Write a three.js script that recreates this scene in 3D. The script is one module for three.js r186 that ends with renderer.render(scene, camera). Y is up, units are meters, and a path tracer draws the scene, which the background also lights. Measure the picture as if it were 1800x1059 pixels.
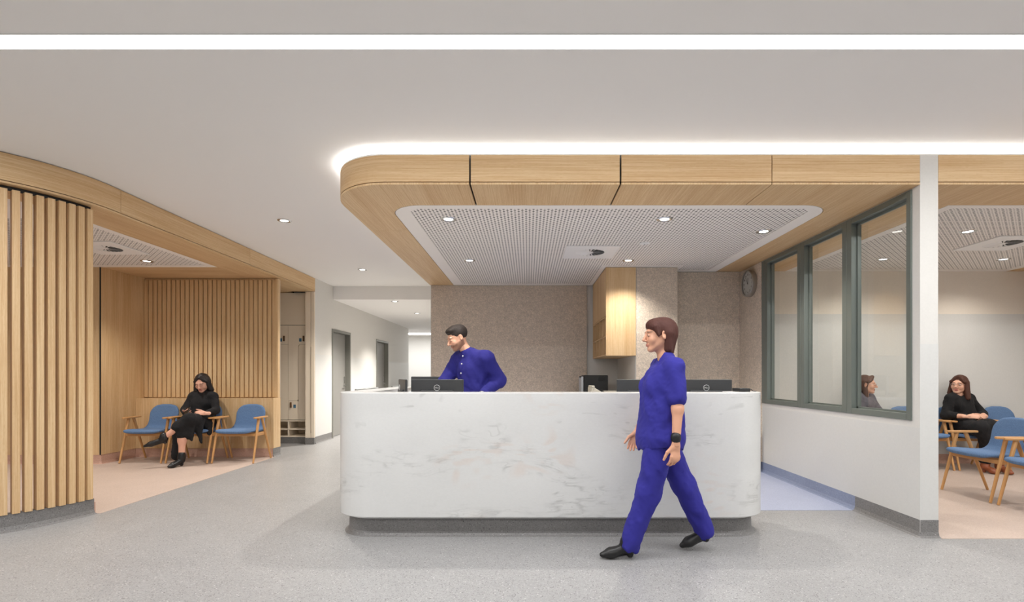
import * as THREE from 'three';
import { mergeGeometries, toCreasedNormals } from 'three/addons/utils/BufferGeometryUtils.js';
import { RoundedBoxGeometry } from 'three/addons/geometries/RoundedBoxGeometry.js';
import { RectAreaLightUniformsLib } from 'three/addons/lights/RectAreaLightUniformsLib.js';
import { FontLoader } from 'three/addons/loaders/FontLoader.js';
import { TextGeometry } from 'three/addons/geometries/TextGeometry.js';

// ------------------------------------------------------------------ camera, renderer, exposure
// Depth is written Z (metres in front of the camera, world z = -Z). Shift lens: the horizon lies low in the frame.
const EYE = 1.24, FOCAL = 900;
const scene = new THREE.Scene();
const camera = new THREE.PerspectiveCamera(2 * Math.atan(660 / FOCAL) * 180 / Math.PI, 1856 / 1320, 0.05, 80);
camera.position.set(0, EYE, 0);
camera.setViewOffset(1856, 1320, 0, 0, 1800, 1059);
const renderer = new THREE.WebGLRenderer({ antialias: true });
renderer.toneMapping = THREE.LinearToneMapping;
renderer.toneMappingExposure = 2.6;
renderer.shadowMap.enabled = true;
RectAreaLightUniformsLib.init();
scene.background = new THREE.Color(0x000000);

// heights (m)
const YC = 2.985, SOFFIT = 2.70, NOOK = 2.743, CORR = 2.728, FTOP = 2.925;
// light strengths
const L_LINE = 17, L_COVE = 8, L_UP = 1.6, L_SPOT = 7, L_SPOT_CORR = 15, L_SPOT_CANOPY = 3.0, L_SPOT_NOOK = 3.3, L_SPOT_ROOM = 1.65;
const WARM = new THREE.Color(1.0, 0.955, 0.885), WHITE = new THREE.Color(0.985, 1.0, 1.01);

function rectLight(name, w, h, pos, dir, L, color = WHITE) {
  const l = new THREE.RectAreaLight(color, L, w, h);
  l.name = name; l.position.set(...pos);
  scene.add(l); l.lookAt(pos[0] + dir[0], pos[1] + dir[1], pos[2] + dir[2]);
  return l;
}
// large area lights: the recessed line of light over the hall, and the hall's next line behind the camera
const LINE_Z = [2.675, -0.6], LINE_X = [-6.6, 6.8];
for (const Z of LINE_Z) rectLight('line_light', LINE_X[1] - LINE_X[0], 0.11, [(LINE_X[0] + LINE_X[1]) / 2, YC - 0.006, -Z], [0, -1, 0], L_LINE);

// ------------------------------------------------------------------ seeded noise and textures
function rng(seed) { let s = seed >>> 0; return () => { s |= 0; s = s + 0x6D2B79F5 | 0; let t = Math.imul(s ^ s >>> 15, 1 | s); t = t + Math.imul(t ^ t >>> 7, 61 | t) ^ t; return ((t ^ t >>> 14) >>> 0) / 4294967296; }; }
const clamp = (x, a, b) => x < a ? a : x > b ? b : x;
const smooth = (a, b, x) => { const t = clamp((x - a) / (b - a), 0, 1); return t * t * (3 - 2 * t); };
function lattice(nx, ny, seed) {                                   // periodic value noise on an nx by ny lattice, called with 0..1
  const r = rng(seed), a = new Float32Array(nx * ny); for (let i = 0; i < a.length; i++) a[i] = r();
  return (u, v) => {
    u = (u - Math.floor(u)) * nx; v = (v - Math.floor(v)) * ny;
    const i = Math.floor(u), j = Math.floor(v), fu = u - i, fv = v - j, su = fu * fu * (3 - 2 * fu), sv = fv * fv * (3 - 2 * fv);
    const i1 = (i + 1) % nx, j1 = (j + 1) % ny, i0 = i % nx, j0 = j % ny;
    return (a[j0 * nx + i0] * (1 - su) + a[j0 * nx + i1] * su) * (1 - sv) + (a[j1 * nx + i0] * (1 - su) + a[j1 * nx + i1] * su) * sv;
  };
}
const hex2 = h => { const c = new THREE.Color(h); const o = {}; c.getRGB(o, THREE.SRGBColorSpace); return [o.r * 255, o.g * 255, o.b * 255]; };
function tex(w, h, fn, srgb = true) {
  const d = new Uint8Array(w * h * 4);
  for (let y = 0; y < h; y++) for (let x = 0; x < w; x++) { const c = fn((x + .5) / w, (y + .5) / h, x, y), k = (y * w + x) * 4; d[k] = clamp(c[0], 0, 255); d[k + 1] = clamp(c[1], 0, 255); d[k + 2] = clamp(c[2], 0, 255); d[k + 3] = 255; }
  const t = new THREE.DataTexture(d, w, h); t.wrapS = t.wrapT = THREE.RepeatWrapping; t.magFilter = THREE.LinearFilter; t.minFilter = THREE.LinearMipmapLinearFilter;
  if (srgb) t.colorSpace = THREE.SRGBColorSpace; t.needsUpdate = true; return t;
}
const rep = (t, su, sv) => { t.repeat.set(1 / su, 1 / sv); return t; };   // size of one repeat in metres
function oakTex(seed, light, dark) {                                // straight grain along v; 0.6 m by 2.4 m
  const a = hex2(light), b = hex2(dark);
  const n1 = lattice(300, 10, seed), n2 = lattice(120, 5, seed + 1), n3 = lattice(14, 3, seed + 2), n4 = lattice(256, 90, seed + 3), n5 = lattice(6, 8, seed + 4);
  return rep(tex(512, 512, (u, v) => {
    const w = u + 0.012 * (n5(u, v) - .5);
    let t = 0.34 * n1(w, v) + 0.30 * n2(w, v) + 0.22 * n3(w, v) + 0.14 * n4(u, v);
    const pore = n4(u + .3, v) > .8 ? .16 : 0;
    t = clamp((t - .28) / .46 + pore, 0, 1);
    return [0, 1, 2].map(k => a[k] + (b[k] - a[k]) * t);
  }), 0.6, 2.4);
}
function speckTex(seed, base, specks, n, size) {                    // chip-speckled vinyl
  const S = 1024, d = new Float32Array(S * S * 3), b = hex2(base), r = rng(seed), n1 = lattice(300, 300, seed + 9), n2 = lattice(9, 9, seed + 10);
  for (let y = 0; y < S; y++) for (let x = 0; x < S; x++) { const m = (n1(x / S, y / S) - .5) * 16 + (n2(x / S, y / S) - .5) * 5; for (let k = 0; k < 3; k++) d[(y * S + x) * 3 + k] = b[k] + m; }
  for (let i = 0; i < n; i++) {
    const c = hex2(specks[Math.floor(r() * specks.length)]), cx = r() * S, cy = r() * S, rx = .8 + 2.2 * r() * r(), ry = .8 + 2.0 * r() * r(), al = .5 + .5 * r();
    for (let y = -4; y <= 4; y++) for (let x = -4; x <= 4; x++) if ((x / rx) ** 2 + (y / ry) ** 2 <= 1) { const k = (((Math.floor(cy) + y + S) % S) * S + (Math.floor(cx) + x + S) % S) * 3; for (let q = 0; q < 3; q++) d[k + q] += (c[q] - d[k + q]) * al; }
  }
  return rep(tex(S, S, (u, v, x, y) => { const k = (y * S + x) * 3; return [d[k], d[k + 1], d[k + 2]]; }), size, size);
}
const T = {};
T.oak = oakTex(11, '#dfc196', '#c79f70');
T.greyVinyl = speckTex(3, '#9a9999', ['#5d5c5c', '#767373', '#d8d6d3', '#8f8c8b', '#c9c7c5', '#6b6664', '#4a4848', '#565353'], 24000, 1.7);
T.darkVinyl = speckTex(4, '#7b7978', ['#3f3d3d', '#4e4b4b', '#a5a3a1', '#555252', '#8a8786'], 16000, 1.7);
T.pinkVinyl = speckTex(5, '#c4b1a5', ['#b59b8d', '#d8c9be', '#bda697', '#dccfc6'], 9000, 1.7);
T.pinkSkirt = speckTex(15, '#c39c8a', ['#a97f6d', '#d8b9a8', '#b58c7a'], 9000, 1.7);
T.blueVinyl = speckTex(6, '#aab0c6', ['#8b94b0', '#c3c8d8', '#9aa2ba'], 10000, 1.7);
T.blueSkirt = speckTex(7, '#8790a8', ['#6a738e', '#a9b1c6', '#757e98'], 10000, 1.7);
{ // grey-brown wool felt
  const n1 = lattice(256, 256, 71), n2 = lattice(90, 90, 72), n3 = lattice(24, 24, 73), n4 = lattice(200, 60, 74);
  T.felt = rep(tex(512, 512, (u, v) => { const t = .42 * n1(u, v) + .30 * n2(u, v) + .10 * n3(u, v) + .18 * n4(u, v), m = 203 + (t - .5) * 96; return [m * 1.01, m * .935, m * .855]; }), 0.9, 0.9);
}
{ // white marble with short drifting grey and rust wisps
  const n1 = lattice(22, 16, 81), n2 = lattice(64, 52, 82), n3 = lattice(9, 6, 83), n4 = lattice(420, 300, 84), n5 = lattice(15, 9, 85), n6 = lattice(34, 66, 86), n7 = lattice(12, 10, 87), n8 = lattice(90, 190, 88);
  T.marble = rep(tex(2048, 1024, (u, v) => {
    const uu = u + .012 * (n1(u, v) - .5), vv = v + .09 * (n7(u, v) - .5) + .03 * (n1(u + .4, v) - .5);
    const cloud = (n3(u, v) - .5) * 5 + (n1(uu, vv) - .5) * 4 + (n4(u, v) - .5) * 3;
    const line = smooth(.62, 1, 1 - Math.abs(2 * n6(uu, vv) - 1)) * .55 + smooth(.72, 1, 1 - Math.abs(2 * n8(uu, vv) - 1)) * .45;
    const wisp = line * smooth(.5, .82, n5(u, v)) * smooth(.25, .8, n2(u, v));
    const speck = smooth(.80, .95, n2(uu + .5, vv + .3)) * smooth(.6, .85, n5(u + .5, v + .2)) * n8(uu, vv);
    const rust = smooth(.45, .85, n2(uu + .2, vv + .4)) * smooth(.62, .85, n3(u + .3, v + .6));
    const g = 213 + cloud - 30 * wisp - 24 * speck;
    return [g - rust * 1 + .6, g - rust * 7 + .3, g - rust * 10 - 1];
  }), 5.2, 1.9);
}
{ // woven upholstery
  const n1 = lattice(128, 128, 91), n2 = lattice(30, 30, 92);
  T.weave = rep(tex(256, 256, (u, v, x, y) => { const m = 205 + 34 * (n1(u, v) - .5) + 22 * (n2(u, v) - .5) + ((x >> 1) + (y >> 1) & 1 ? 9 : -9); return [m, m, m]; }), 0.16, 0.16);
  T.plaster = rep(tex(256, 256, (u, v) => { const m = 246 + 4 * (n1(u, v) - .5); return [m, m, m]; }), 1.1, 1.1);
}
{ // round perforation, 20 mm and 12 mm holes on a 33 mm lattice
  const spot = (u, v, cu, cv, r) => { let du = Math.abs(u - cu), dv = Math.abs(v - cv); du = Math.min(du, 1 - du); dv = Math.min(dv, 1 - dv); return Math.hypot(du, dv) < r; };
  T.holes = rep(tex(128, 128, (u, v) => (spot(u, v, .25, .25, .152) || spot(u, v, .75, .75, .152) || spot(u, v, .25, .75, .091) || spot(u, v, .75, .25, .091)) ? [0, 0, 0] : [255, 255, 255], false), 0.066, 0.066);
}
const std = (color, roughness = .6, o = {}) => new THREE.MeshStandardMaterial({ color, roughness, ...o });
const M = {
  ceiling: std('#f2efec', .92), wall: std('#dfdcd7', .8, { map: T.plaster }), wallCream: std('#efe5d8', .85, { map: T.plaster }), vinylWall: std('#d9d8d5', .45, { map: T.plaster }),
  oak: std('#ffffff', .52, { map: T.oak }),
  grey: std('#ffffff', .38, { map: T.greyVinyl }), greySkirt: std('#ffffff', .45, { map: T.darkVinyl }), pink: std('#ffffff', .42, { map: T.pinkVinyl }), pinkSkirt: std('#ffffff', .5, { map: T.pinkSkirt }), blue: std('#ffffff', .42, { map: T.blueVinyl }), blueSkirt: std('#ffffff', .5, { map: T.blueSkirt }),
  felt: std('#ffffff', .98, { map: T.felt }), marble: std('#ffffff', .26, { map: T.marble }),
  perf: std('#f3ede7', .9, { alphaMap: T.holes, alphaTest: .5 }), perfPlain: std('#f3ede7', .9), fleece: std('#38332f', 1),
  black: std('#141414', .6), blackMetal: std('#1b1b1c', .45), frame: std('#717873', .36, { metalness: .25 }), door: std('#8a8884', .5), doorFrame: std('#77766f', .45), steel: std('#b9bab8', .28, { metalness: 1 }),
  white: std('#eeeeec', .5), vent: std('#f0eeec', .5), ventDark: std('#2c2b2a', .7), locker: std('#eedfca', .55), lockerEdge: std('#8f8270', .7), lockHandle: std('#6a4a2c', .5), lockBlue: std('#3f6a86', .5),
  glass: new THREE.MeshPhysicalMaterial({ color: '#f3f6f4', roughness: 0.02, transmission: 1, thickness: 0, ior: 1.5 }),
  glow: new THREE.MeshStandardMaterial({ color: '#ffffff', emissive: '#fffaf2', emissiveIntensity: 4, roughness: .6 }),
  glowCove: new THREE.MeshStandardMaterial({ color: '#ffffff', emissive: '#fffaf2', emissiveIntensity: 1.4, roughness: .6 }),
  glowSoft: new THREE.MeshStandardMaterial({ color: '#ffffff', emissive: '#fffaf2', emissiveIntensity: 3, roughness: .6 }),
  chrome: std('#c9c9c8', .22, { metalness: 1 }),
};

// ------------------------------------------------------------------ object helpers
const used = new Map();
function numbered(name) { const n = used.get(name) ?? 0; used.set(name, n + 1); return n ? name + '_' + String(n).padStart(3, '0') : name; }
function mesh(name, geo, mat, parent) {
  const g = Array.isArray(geo) ? (geo.length > 1 ? merge(geo) : geo[0]) : geo;
  const m = new THREE.Mesh(g, mat); m.name = parent && parent !== scene ? name : numbered(name); m.castShadow = m.receiveShadow = true;
  (parent || scene).add(m); return m;
}
function merge(list) {
  const norm = list.map(g => { const q = g.index ? g.toNonIndexed() : g.clone(); for (const k of Object.keys(q.attributes)) if (!['position', 'normal', 'uv'].includes(k)) q.deleteAttribute(k); if (!q.attributes.uv) q.setAttribute('uv', new THREE.Float32BufferAttribute(new Float32Array(q.attributes.position.count * 2), 2)); return q; });
  return mergeGeometries(norm);
}
function tag(o, label, category, group, kind) { o.userData = { label, category }; if (group) o.userData.group = group; if (kind) o.userData.kind = kind; return o; }
function thing(name, label, category, pos = [0, 0, 0], turn = 0, group, kind) { const o = new THREE.Group(); o.name = numbered(name); o.position.set(...pos); o.rotation.y = turn; scene.add(o); return tag(o, label, category, group, kind); }
function copyOf(root, pos, turn, label) { const r = root.clone(); r.name = numbered(root.name.replace(/_\d{3}$/, '')); scene.add(r); r.position.set(...pos); r.rotation.y = turn; r.userData = { ...root.userData }; if (label) r.userData.label = label; return r; }
const struct = (name, geo, mat, label, category) => tag(mesh(name, geo, mat), label, category, null, 'structure');

// planar uv in metres; v runs along the grain axis ('x', 'y' or 'z')
function planarUV(g, grain = 'y', ou = 0, ov = 0) {
  const p = g.attributes.position, n = g.attributes.normal, uv = new Float32Array(p.count * 2), ax = { x: 0, y: 1, z: 2 }[grain];
  for (let i = 0; i < p.count; i++) {
    const P = [p.getX(i), p.getY(i), p.getZ(i)], N = [Math.abs(n.getX(i)), Math.abs(n.getY(i)), Math.abs(n.getZ(i))];
    const d = N[0] >= N[1] && N[0] >= N[2] ? 0 : N[1] >= N[2] ? 1 : 2;
    let rest = [0, 1, 2].filter(k => k !== d);
    if (d === ax) { uv[2 * i] = P[rest[0]] + ou; uv[2 * i + 1] = P[rest[1]] + ov; }
    else { uv[2 * i] = P[rest.find(k => k !== ax)] + ou; uv[2 * i + 1] = P[ax] + ov; }
  }
  g.setAttribute('uv', new THREE.BufferAttribute(uv, 2)); return g;
}
// box from corner ranges in X, Y, depth Z
function bx(x0, x1, y0, y1, Z0, Z1, grain = 'y', r = 0, ou = 0, ov = 0) {
  const w = x1 - x0, h = y1 - y0, d = Z1 - Z0;
  const g = r > 0 ? new RoundedBoxGeometry(w, h, d, 2, Math.min(r, w / 2.01, h / 2.01, d / 2.01)) : new THREE.BoxGeometry(w, h, d);
  g.translate((x0 + x1) / 2, (y0 + y1) / 2, -(Z0 + Z1) / 2);
  return planarUV(g, grain, ou, ov);
}
// box in local coordinates (y up, +z towards the viewer)
function lb(w, h, d, x, y, z, grain = 'y', r = 0) { const g = r > 0 ? new RoundedBoxGeometry(w, h, d, 2, Math.min(r, w / 2.01, h / 2.01, d / 2.01)) : new THREE.BoxGeometry(w, h, d); g.translate(x, y, z); return planarUV(g, grain); }
function cyl(r0, r1, a, b, seg = 14) {                              // tapered round bar from a to b
  const A = new THREE.Vector3(...a), B = new THREE.Vector3(...b), d = B.clone().sub(A), g = new THREE.CylinderGeometry(r1, r0, d.length(), seg, 1);
  const uv = g.attributes.uv; for (let i = 0; i < uv.count; i++) uv.setXY(i, uv.getX(i) * .1, uv.getY(i) * d.length());
  g.applyQuaternion(new THREE.Quaternion().setFromUnitVectors(new THREE.Vector3(0, 1, 0), d.normalize())); g.translate(...A.add(B).multiplyScalar(.5).toArray()); return g;
}
// plan path: points [X, Z] joined by straight runs, corners rounded by r; returns samples with an outward normal (to the left of travel when side = 1)
function planPath(pts, side = 1) {
  const out = []; let P = [];
  for (let i = 0; i < pts.length; i++) {
    const [x, z, r] = pts[i];
    if (!r) { P.push([x, z]); continue; }
    const [px, pz] = pts[i - 1], [qx, qz] = pts[i + 1];
    const a = new THREE.Vector2(px - x, pz - z).normalize(), b = new THREE.Vector2(qx - x, qz - z).normalize();
    const half = Math.acos(clamp(a.dot(b), -1, 1)) / 2, t = r / Math.tan(half), c = a.clone().add(b).normalize().multiplyScalar(r / Math.sin(half));
    const s0 = Math.atan2(z + a.y * t - (z + c.y), x + a.x * t - (x + c.x)); let s1 = Math.atan2(z + b.y * t - (z + c.y), x + b.x * t - (x + c.x));
    let ds = s1 - s0; while (ds > Math.PI) ds -= 2 * Math.PI; while (ds < -Math.PI) ds += 2 * Math.PI;
    const n = Math.max(4, Math.ceil(Math.abs(ds) / .09));
    for (let k = 0; k <= n; k++) { const s = s0 + ds * k / n; P.push([x + c.x + r * Math.cos(s), z + c.y + r * Math.sin(s)]); }
  }
  let S = 0;
  for (let i = 0; i < P.length; i++) {
    const a = P[Math.max(0, i - 1)], b = P[Math.min(P.length - 1, i + 1)], p = P[i];
    let d0 = new THREE.Vector2(p[0] - a[0], p[1] - a[1]), d1 = new THREE.Vector2(b[0] - p[0], b[1] - p[1]);
    if (i) S += d0.length();
    d0.normalize(); d1.normalize(); const d = d0.clone().add(d1).normalize(), m = 1 / Math.max(.5, Math.abs((i && i < P.length - 1) ? d.dot(d1) : 1));
    out.push({ x: p[0], z: p[1], nx: -d.y * side * m, nz: d.x * side * m, s: S });
  }
  return out;
}
function cutPath(path, s0, s1) {                                    // the stretch of a path between two lengths
  const at = s => { let i = 0; while (i < path.length - 2 && path[i + 1].s < s) i++; const a = path[i], b = path[i + 1], t = (s - a.s) / (b.s - a.s), q = {}; for (const k of ['x', 'z', 'nx', 'nz', 's']) q[k] = a[k] + (b[k] - a[k]) * t; return q; };
  return [at(s0), ...path.filter(p => p.s > s0 + 1e-4 && p.s < s1 - 1e-4), at(s1)];
}
// sweep a closed profile of [offset outwards, height] along a plan path; uv = (across the profile, along the path), metres
function sweep(path, prof, { swap = true, ou = 0, ov = 0 } = {}) {
  const pos = [], uv = [], idx = [], n = path.length, m = prof.length;
  let c = 0; const P = (p, q) => [p.x + p.nx * q[0], q[1], -(p.z + p.nz * q[0])];
  for (let j = 0; j < m; j++) {
    const a = prof[j], b = prof[(j + 1) % m], L = Math.hypot(b[0] - a[0], b[1] - a[1]), base = pos.length / 3;
    for (let i = 0; i < n; i++) { pos.push(...P(path[i], a), ...P(path[i], b)); const s = path[i].s + ov; uv.push(...(swap ? [c + ou, s, c + L + ou, s] : [s, c + ou, s, c + L + ou])); }
    for (let i = 0; i < n - 1; i++) { const k = base + 2 * i; idx.push(k, k + 1, k + 2, k + 1, k + 3, k + 2); }
    c += L;
  }
  const shape = THREE.ShapeUtils.triangulateShape(prof.map(q => new THREE.Vector2(...q)), []);
  for (const [e, flip] of [[0, 1], [n - 1, 0]]) { const base = pos.length / 3; for (const q of prof) { pos.push(...P(path[e], q)); uv.push(q[0], q[1]); } for (const t of shape) idx.push(base + t[0], base + t[flip ? 1 : 2], base + t[flip ? 2 : 1]); }
  const g = new THREE.BufferGeometry(); g.setAttribute('position', new THREE.Float32BufferAttribute(pos, 3)); g.setAttribute('uv', new THREE.Float32BufferAttribute(uv, 2)); g.setIndex(idx); g.computeVertexNormals();
  // make the faces look outwards
  const v = g.attributes.position; let vol = 0; const A = new THREE.Vector3(), B = new THREE.Vector3(), C = new THREE.Vector3();
  for (let i = 0; i < idx.length; i += 3) { A.fromBufferAttribute(v, idx[i]); B.fromBufferAttribute(v, idx[i + 1]); C.fromBufferAttribute(v, idx[i + 2]); vol += A.dot(B.cross(C)); }
  if (vol < 0) { for (let i = 0; i < idx.length; i += 3) [idx[i], idx[i + 1]] = [idx[i + 1], idx[i]]; g.setIndex(idx); g.computeVertexNormals(); }
  return g;
}
// flat slab from a plan outline [[X, Z] ...] between two heights
function slab(outline, y0, y1, grain = 'z', hole, ou = 0, ov = 0) {
  const sh = new THREE.Shape(outline.map(([x, z]) => new THREE.Vector2(x, z)));
  if (hole) sh.holes.push(new THREE.Path(hole.map(([x, z]) => new THREE.Vector2(x, z))));
  const g = new THREE.ExtrudeGeometry(sh, { depth: y1 - y0, bevelEnabled: false });
  g.rotateX(-Math.PI / 2); g.translate(0, y0, 0);                   // (x, z) -> (x, -z)
  return planarUV(g, grain, ou, ov);
}
const rect = (x0, x1, z0, z1) => [[x0, z0], [x1, z0], [x1, z1], [x0, z1]];
const off = (path, d) => path.map(p => [p.x + p.nx * d, p.z + p.nz * d]);

// ------------------------------------------------------------------ setting: floors, ceilings, walls
struct('floor', slab(rect(-9, 7.4, -4, 19.6), -0.1, 0, 'z'), M.grey, 'grey speckled vinyl floor of the hall', 'floor');
const nookPath = planPath([[-9.2, 3.59], [-3.825, 3.59, 1.13], [-3.825, 9.2]], -1);
const pinkArc = Array.from({ length: 21 }, (_, k) => { const a = 1.5 - 1.38 * k / 20; return [-4.955 + 1.02 * Math.cos(a), 4.72 - 1.02 * Math.sin(a)]; });
struct('floor', slab([[-9.2, 3.70], ...pinkArc, [-3.83, 4.585], [-3.83, 7.77], [-9.2, 7.77]], 0, 0.003, 'z'), M.pink, 'salmon pink vinyl floor under the three alcove chairs', 'floor');
struct('floor', slab(rect(3.138, 7.1, 3.875, 7.2), 0, 0.003, 'z'), M.pink, 'salmon pink vinyl floor of the glazed waiting room', 'floor');
struct('floor', slab(rect(-1.4, 3.0, 4.69, 8.31), 0, 0.003, 'z'), M.blue, 'pale blue vinyl floor behind the reception desk', 'floor');
struct('ceiling', slab(rect(-9, 7.4, -4, 10.1), YC, YC + .15, 'z'), M.ceiling, 'white plasterboard ceiling of the hall with a long line of light', 'ceiling');
struct('ceiling', slab(rect(-4.6, -1.4, 10.07, 19.6), CORR, YC + .15, 'z'), M.ceiling, 'lowered white corridor ceiling with two downlights', 'ceiling');

// hall sides outside the frame
struct('wall_front', bx(-9, 7.4, 0, YC, -4.15, -4), M.wall, 'plain white wall closing the hall opposite the desk', 'wall');
struct('wall_side', [bx(-9.2, -9, 0, YC, -4.15, 9.5)], M.wall, 'plain white side wall beyond the timber alcove', 'wall');
struct('wall_side', [bx(7.1, 7.4, 0, YC, -4.15, 7.5)], M.wall, 'plain white side wall of the glazed waiting room', 'wall');

// corridor wall with two recessed doors
const LX = -3.825, d1 = [9.98, 11.02], d2 = [12.9, 14.0], DH = 2.15, wEnd = 16.4, wS = 9.2;
{
  const seg = (y0, y1, x1) => [[wS, d1[0]], [d1[1], d2[0]], [d2[1], wEnd]].map(([a, b]) => bx(LX - .165, x1, y0, y1, a, b));
  const over = [d1, d2].map(([a, b]) => bx(LX - .165, LX, DH, YC, a, b));
  struct('wall_corridor', [...[[wS, d1[0]], [d1[1], d2[0]], [d2[1], wEnd]].map(([a, b]) => bx(LX - .165, LX, 1.62, YC, a, b)), ...over, ...seg(0, 1.62, LX)], M.wall, 'white corridor wall with two grey doors', 'wall');
  struct('wall_corridor', [[wS + .005, d1[0] - .002], [d1[1] + .002, d2[0] - .002], [d2[1] + .002, wEnd]].map(([a, b]) => bx(LX + .0005, LX + .003, .12, 1.62, a, b)), M.vinylWall, 'smooth white vinyl cladding on the lower corridor wall', 'wall cladding');
  for (const [[a, b], lab, n] of [[d1, 'nearer grey corridor door in a grey steel frame', 1], [d2, 'farther grey corridor door in a grey steel frame', 2]]) {
    const d = thing('door_' + n, lab, 'door', [LX, 0, -a], 0, null, 'structure'), w = b - a;
    mesh('door_frame', [lb(.16, DH - .002, .05, -.065, DH / 2, -.025, 'y', .004), lb(.16, DH - .002, .05, -.065, DH / 2, -(w - .025), 'y', .004), lb(.16, .05, w - .1, -.065, DH - .027, -w / 2, 'z', .004)], M.doorFrame, d);
    mesh('door_leaf', lb(.045, DH - .062, w - .108, -.112, (DH - .062) / 2 + .006, -w / 2, 'y', .003), M.door, d);
    const h = mesh('handle', [cyl(.026, .026, [-.09, 1.02, -(w - .13)], [-.083, 1.02, -(w - .13)]), cyl(.009, .009, [-.088, 1.02, -(w - .13)], [-.04, 1.02, -(w - .13)]), cyl(.009, .009, [-.042, 1.02, -(w - .125)], [-.042, 1.02, -(w - .25)])], M.steel, d);
    mesh('lock', [lb(.01, .13, .04, -.085, 1.14, -(w - .13), 'y', .003)], M.steel, h);
  }
  // the rooms behind the doors are shut; walls round the far end
  struct('wall_far', bx(-6.6, -1.4, 0, YC, 19.4, 19.6), M.wall, 'bright white wall closing the far end of the corridor', 'wall');
  struct('wall_far', bx(-6.6, -6.4, 0, YC, wEnd - .2, 19.4), M.wall, 'white side wall of the far corridor bay', 'wall');
  struct('wall_far', bx(-6.4, LX - .165, 0, YC, wEnd - .2, wEnd), M.wall, 'white return wall at the far end of the corridor', 'wall');
  struct('ceiling', slab(rect(-6.6, -4.6, wEnd - .2, 19.6), CORR, CORR + .2, 'z'), M.ceiling, 'white ceiling of the far corridor bay', 'ceiling');
  const skirtProf = h => [[0, 0], [.03, 0], [.012, .012], [.004, .04], [.004, h], [0, h]];
  const bp = (pts, side, h = .13, mat = M.greySkirt, lab, name = 'baseboard_corridor') => struct(name, sweep(planPath(pts, side), skirtProf(h)), mat, lab, 'baseboard');
  bp([[LX, wS], [LX, d1[0] - .002]], -1, .13, M.greySkirt, 'dark grey vinyl skirting beside the nearer corridor door');
  bp([[LX, d1[1] + .002], [LX, d2[0] - .002]], -1, .13, M.greySkirt, 'dark grey vinyl skirting between the two corridor doors');
  bp([[LX, d2[1] + .002], [LX, wEnd]], -1, .13, M.greySkirt, 'dark grey vinyl skirting beyond the farther corridor door');
  const r = thing('handrail', 'slim steel handrail on the corridor wall between the two doors', 'handrail', [LX, .92, -11.15]);
  mesh('rail', cyl(.019, .019, [.07, 0, 0], [.07, 0, -1.65]), M.steel, r);
  for (const z of [.1, .82, 1.55]) mesh('bracket', [cyl(.007, .007, [.0035, -.03, -z], [.07, -.03, -z], 8), cyl(.007, .007, [.07, -.03, -z], [.07, 0, -z], 8)], M.steel, r);
  const r2 = copyOf(r, [LX, .92, -14.15], 0, 'slim steel handrail on the corridor wall beyond the farther door');
}
// reception back walls
struct('wall_back', [bx(-1.578, 1.46, 0, YC, 8.335, 8.5)], M.wall, 'white back wall of the reception behind the felt', 'wall');
struct('wall_corridor', bx(-1.578, -1.4, 0, YC, 8.5, 19.4), M.wall, 'white corridor wall behind the reception', 'wall');
struct('wall_back', [bx(1.46, 2.02, 0, YC, 6.925, 8.5), bx(2.02, 3.0, 0, YC, 7.235, 8.5), bx(3.0, 7.1, 0, YC, 7.2, 7.4)], M.wall, 'white wall behind the waiting room chairs and the reception nib', 'wall');
const felt = thing('felt_panel', 'wide grey-brown felt panel behind the man in the blue shirt', 'wall panel', [0, 0, 0], 0, 'acoustic felt panels', 'structure');
mesh('felt_sheet', bx(-1.574, .955, .02, SOFFIT - .004, 8.308, 8.335), M.felt, felt);
mesh('edge_trim', bx(-1.5765, -1.572, .02, SOFFIT - .004, 8.304, 8.336), M.white, felt);
tag(mesh('felt_panel', bx(1.464, 2.02, .02, SOFFIT - .006, 6.912, 6.925, 'y', 0, .3)), 'pale lit felt panel on the nib beside the oak cabinet', 'wall panel', 'acoustic felt panels', 'structure').material = M.felt;
tag(mesh('felt_panel', bx(2.022, 2.986, .02, SOFFIT - .006, 7.222, 7.235, 'y', 0, .55)), 'grey-brown felt panel between the nib and the clock', 'wall panel', 'acoustic felt panels', 'structure').material = M.felt;
tag(mesh('felt_panel', bx(2.988, 3.0, .13, SOFFIT - .006, 6.56, 7.232, 'y', 0, .1)), 'grey-brown felt panel under the round clock', 'wall panel', 'acoustic felt panels', 'structure').material = M.felt;

// glazed partition
const PX = 3.0, PT = .138, PZ = 3.917, WZ = [3.996, 6.545], WY = [.886, 2.69];
struct('wall_partition', [bx(PX, PX + PT, 0, WY[0], PZ, 7.2), bx(PX, PX + PT, WY[1], SOFFIT + .02, PZ, 7.2), bx(PX, PX + PT, WY[0], WY[1], WZ[1], 7.2), bx(PX, PX + PT, WY[0], WY[1], PZ, WZ[0]), bx(PX, PX + PT, SOFFIT + .02, FTOP, PZ, PZ + .14)], M.wall, 'white partition wall with a window into the waiting room', 'wall');
struct('wall_partition', [bx(PX - .002, PX - .0003, .13, WY[0] - .05, PZ, 6.54), bx(PX - .002, PX + PT + .001, .13, 1.48, PZ - .002, PZ - .0003)], M.vinylWall, 'smooth white vinyl cladding on the lower partition', 'wall cladding');
struct('wall_partition', [bx(3.14, 7.098, .13, 2.1, 7.197, 7.1995)], M.vinylWall, 'smooth white vinyl cladding behind the waiting room chairs', 'wall cladding');
struct('wall_partition', [bx(3.14, 7.098, 2.1, SOFFIT, 7.198, 7.1995)], M.wallCream, 'cream painted upper wall behind the waiting room chairs', 'wall');
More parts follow.
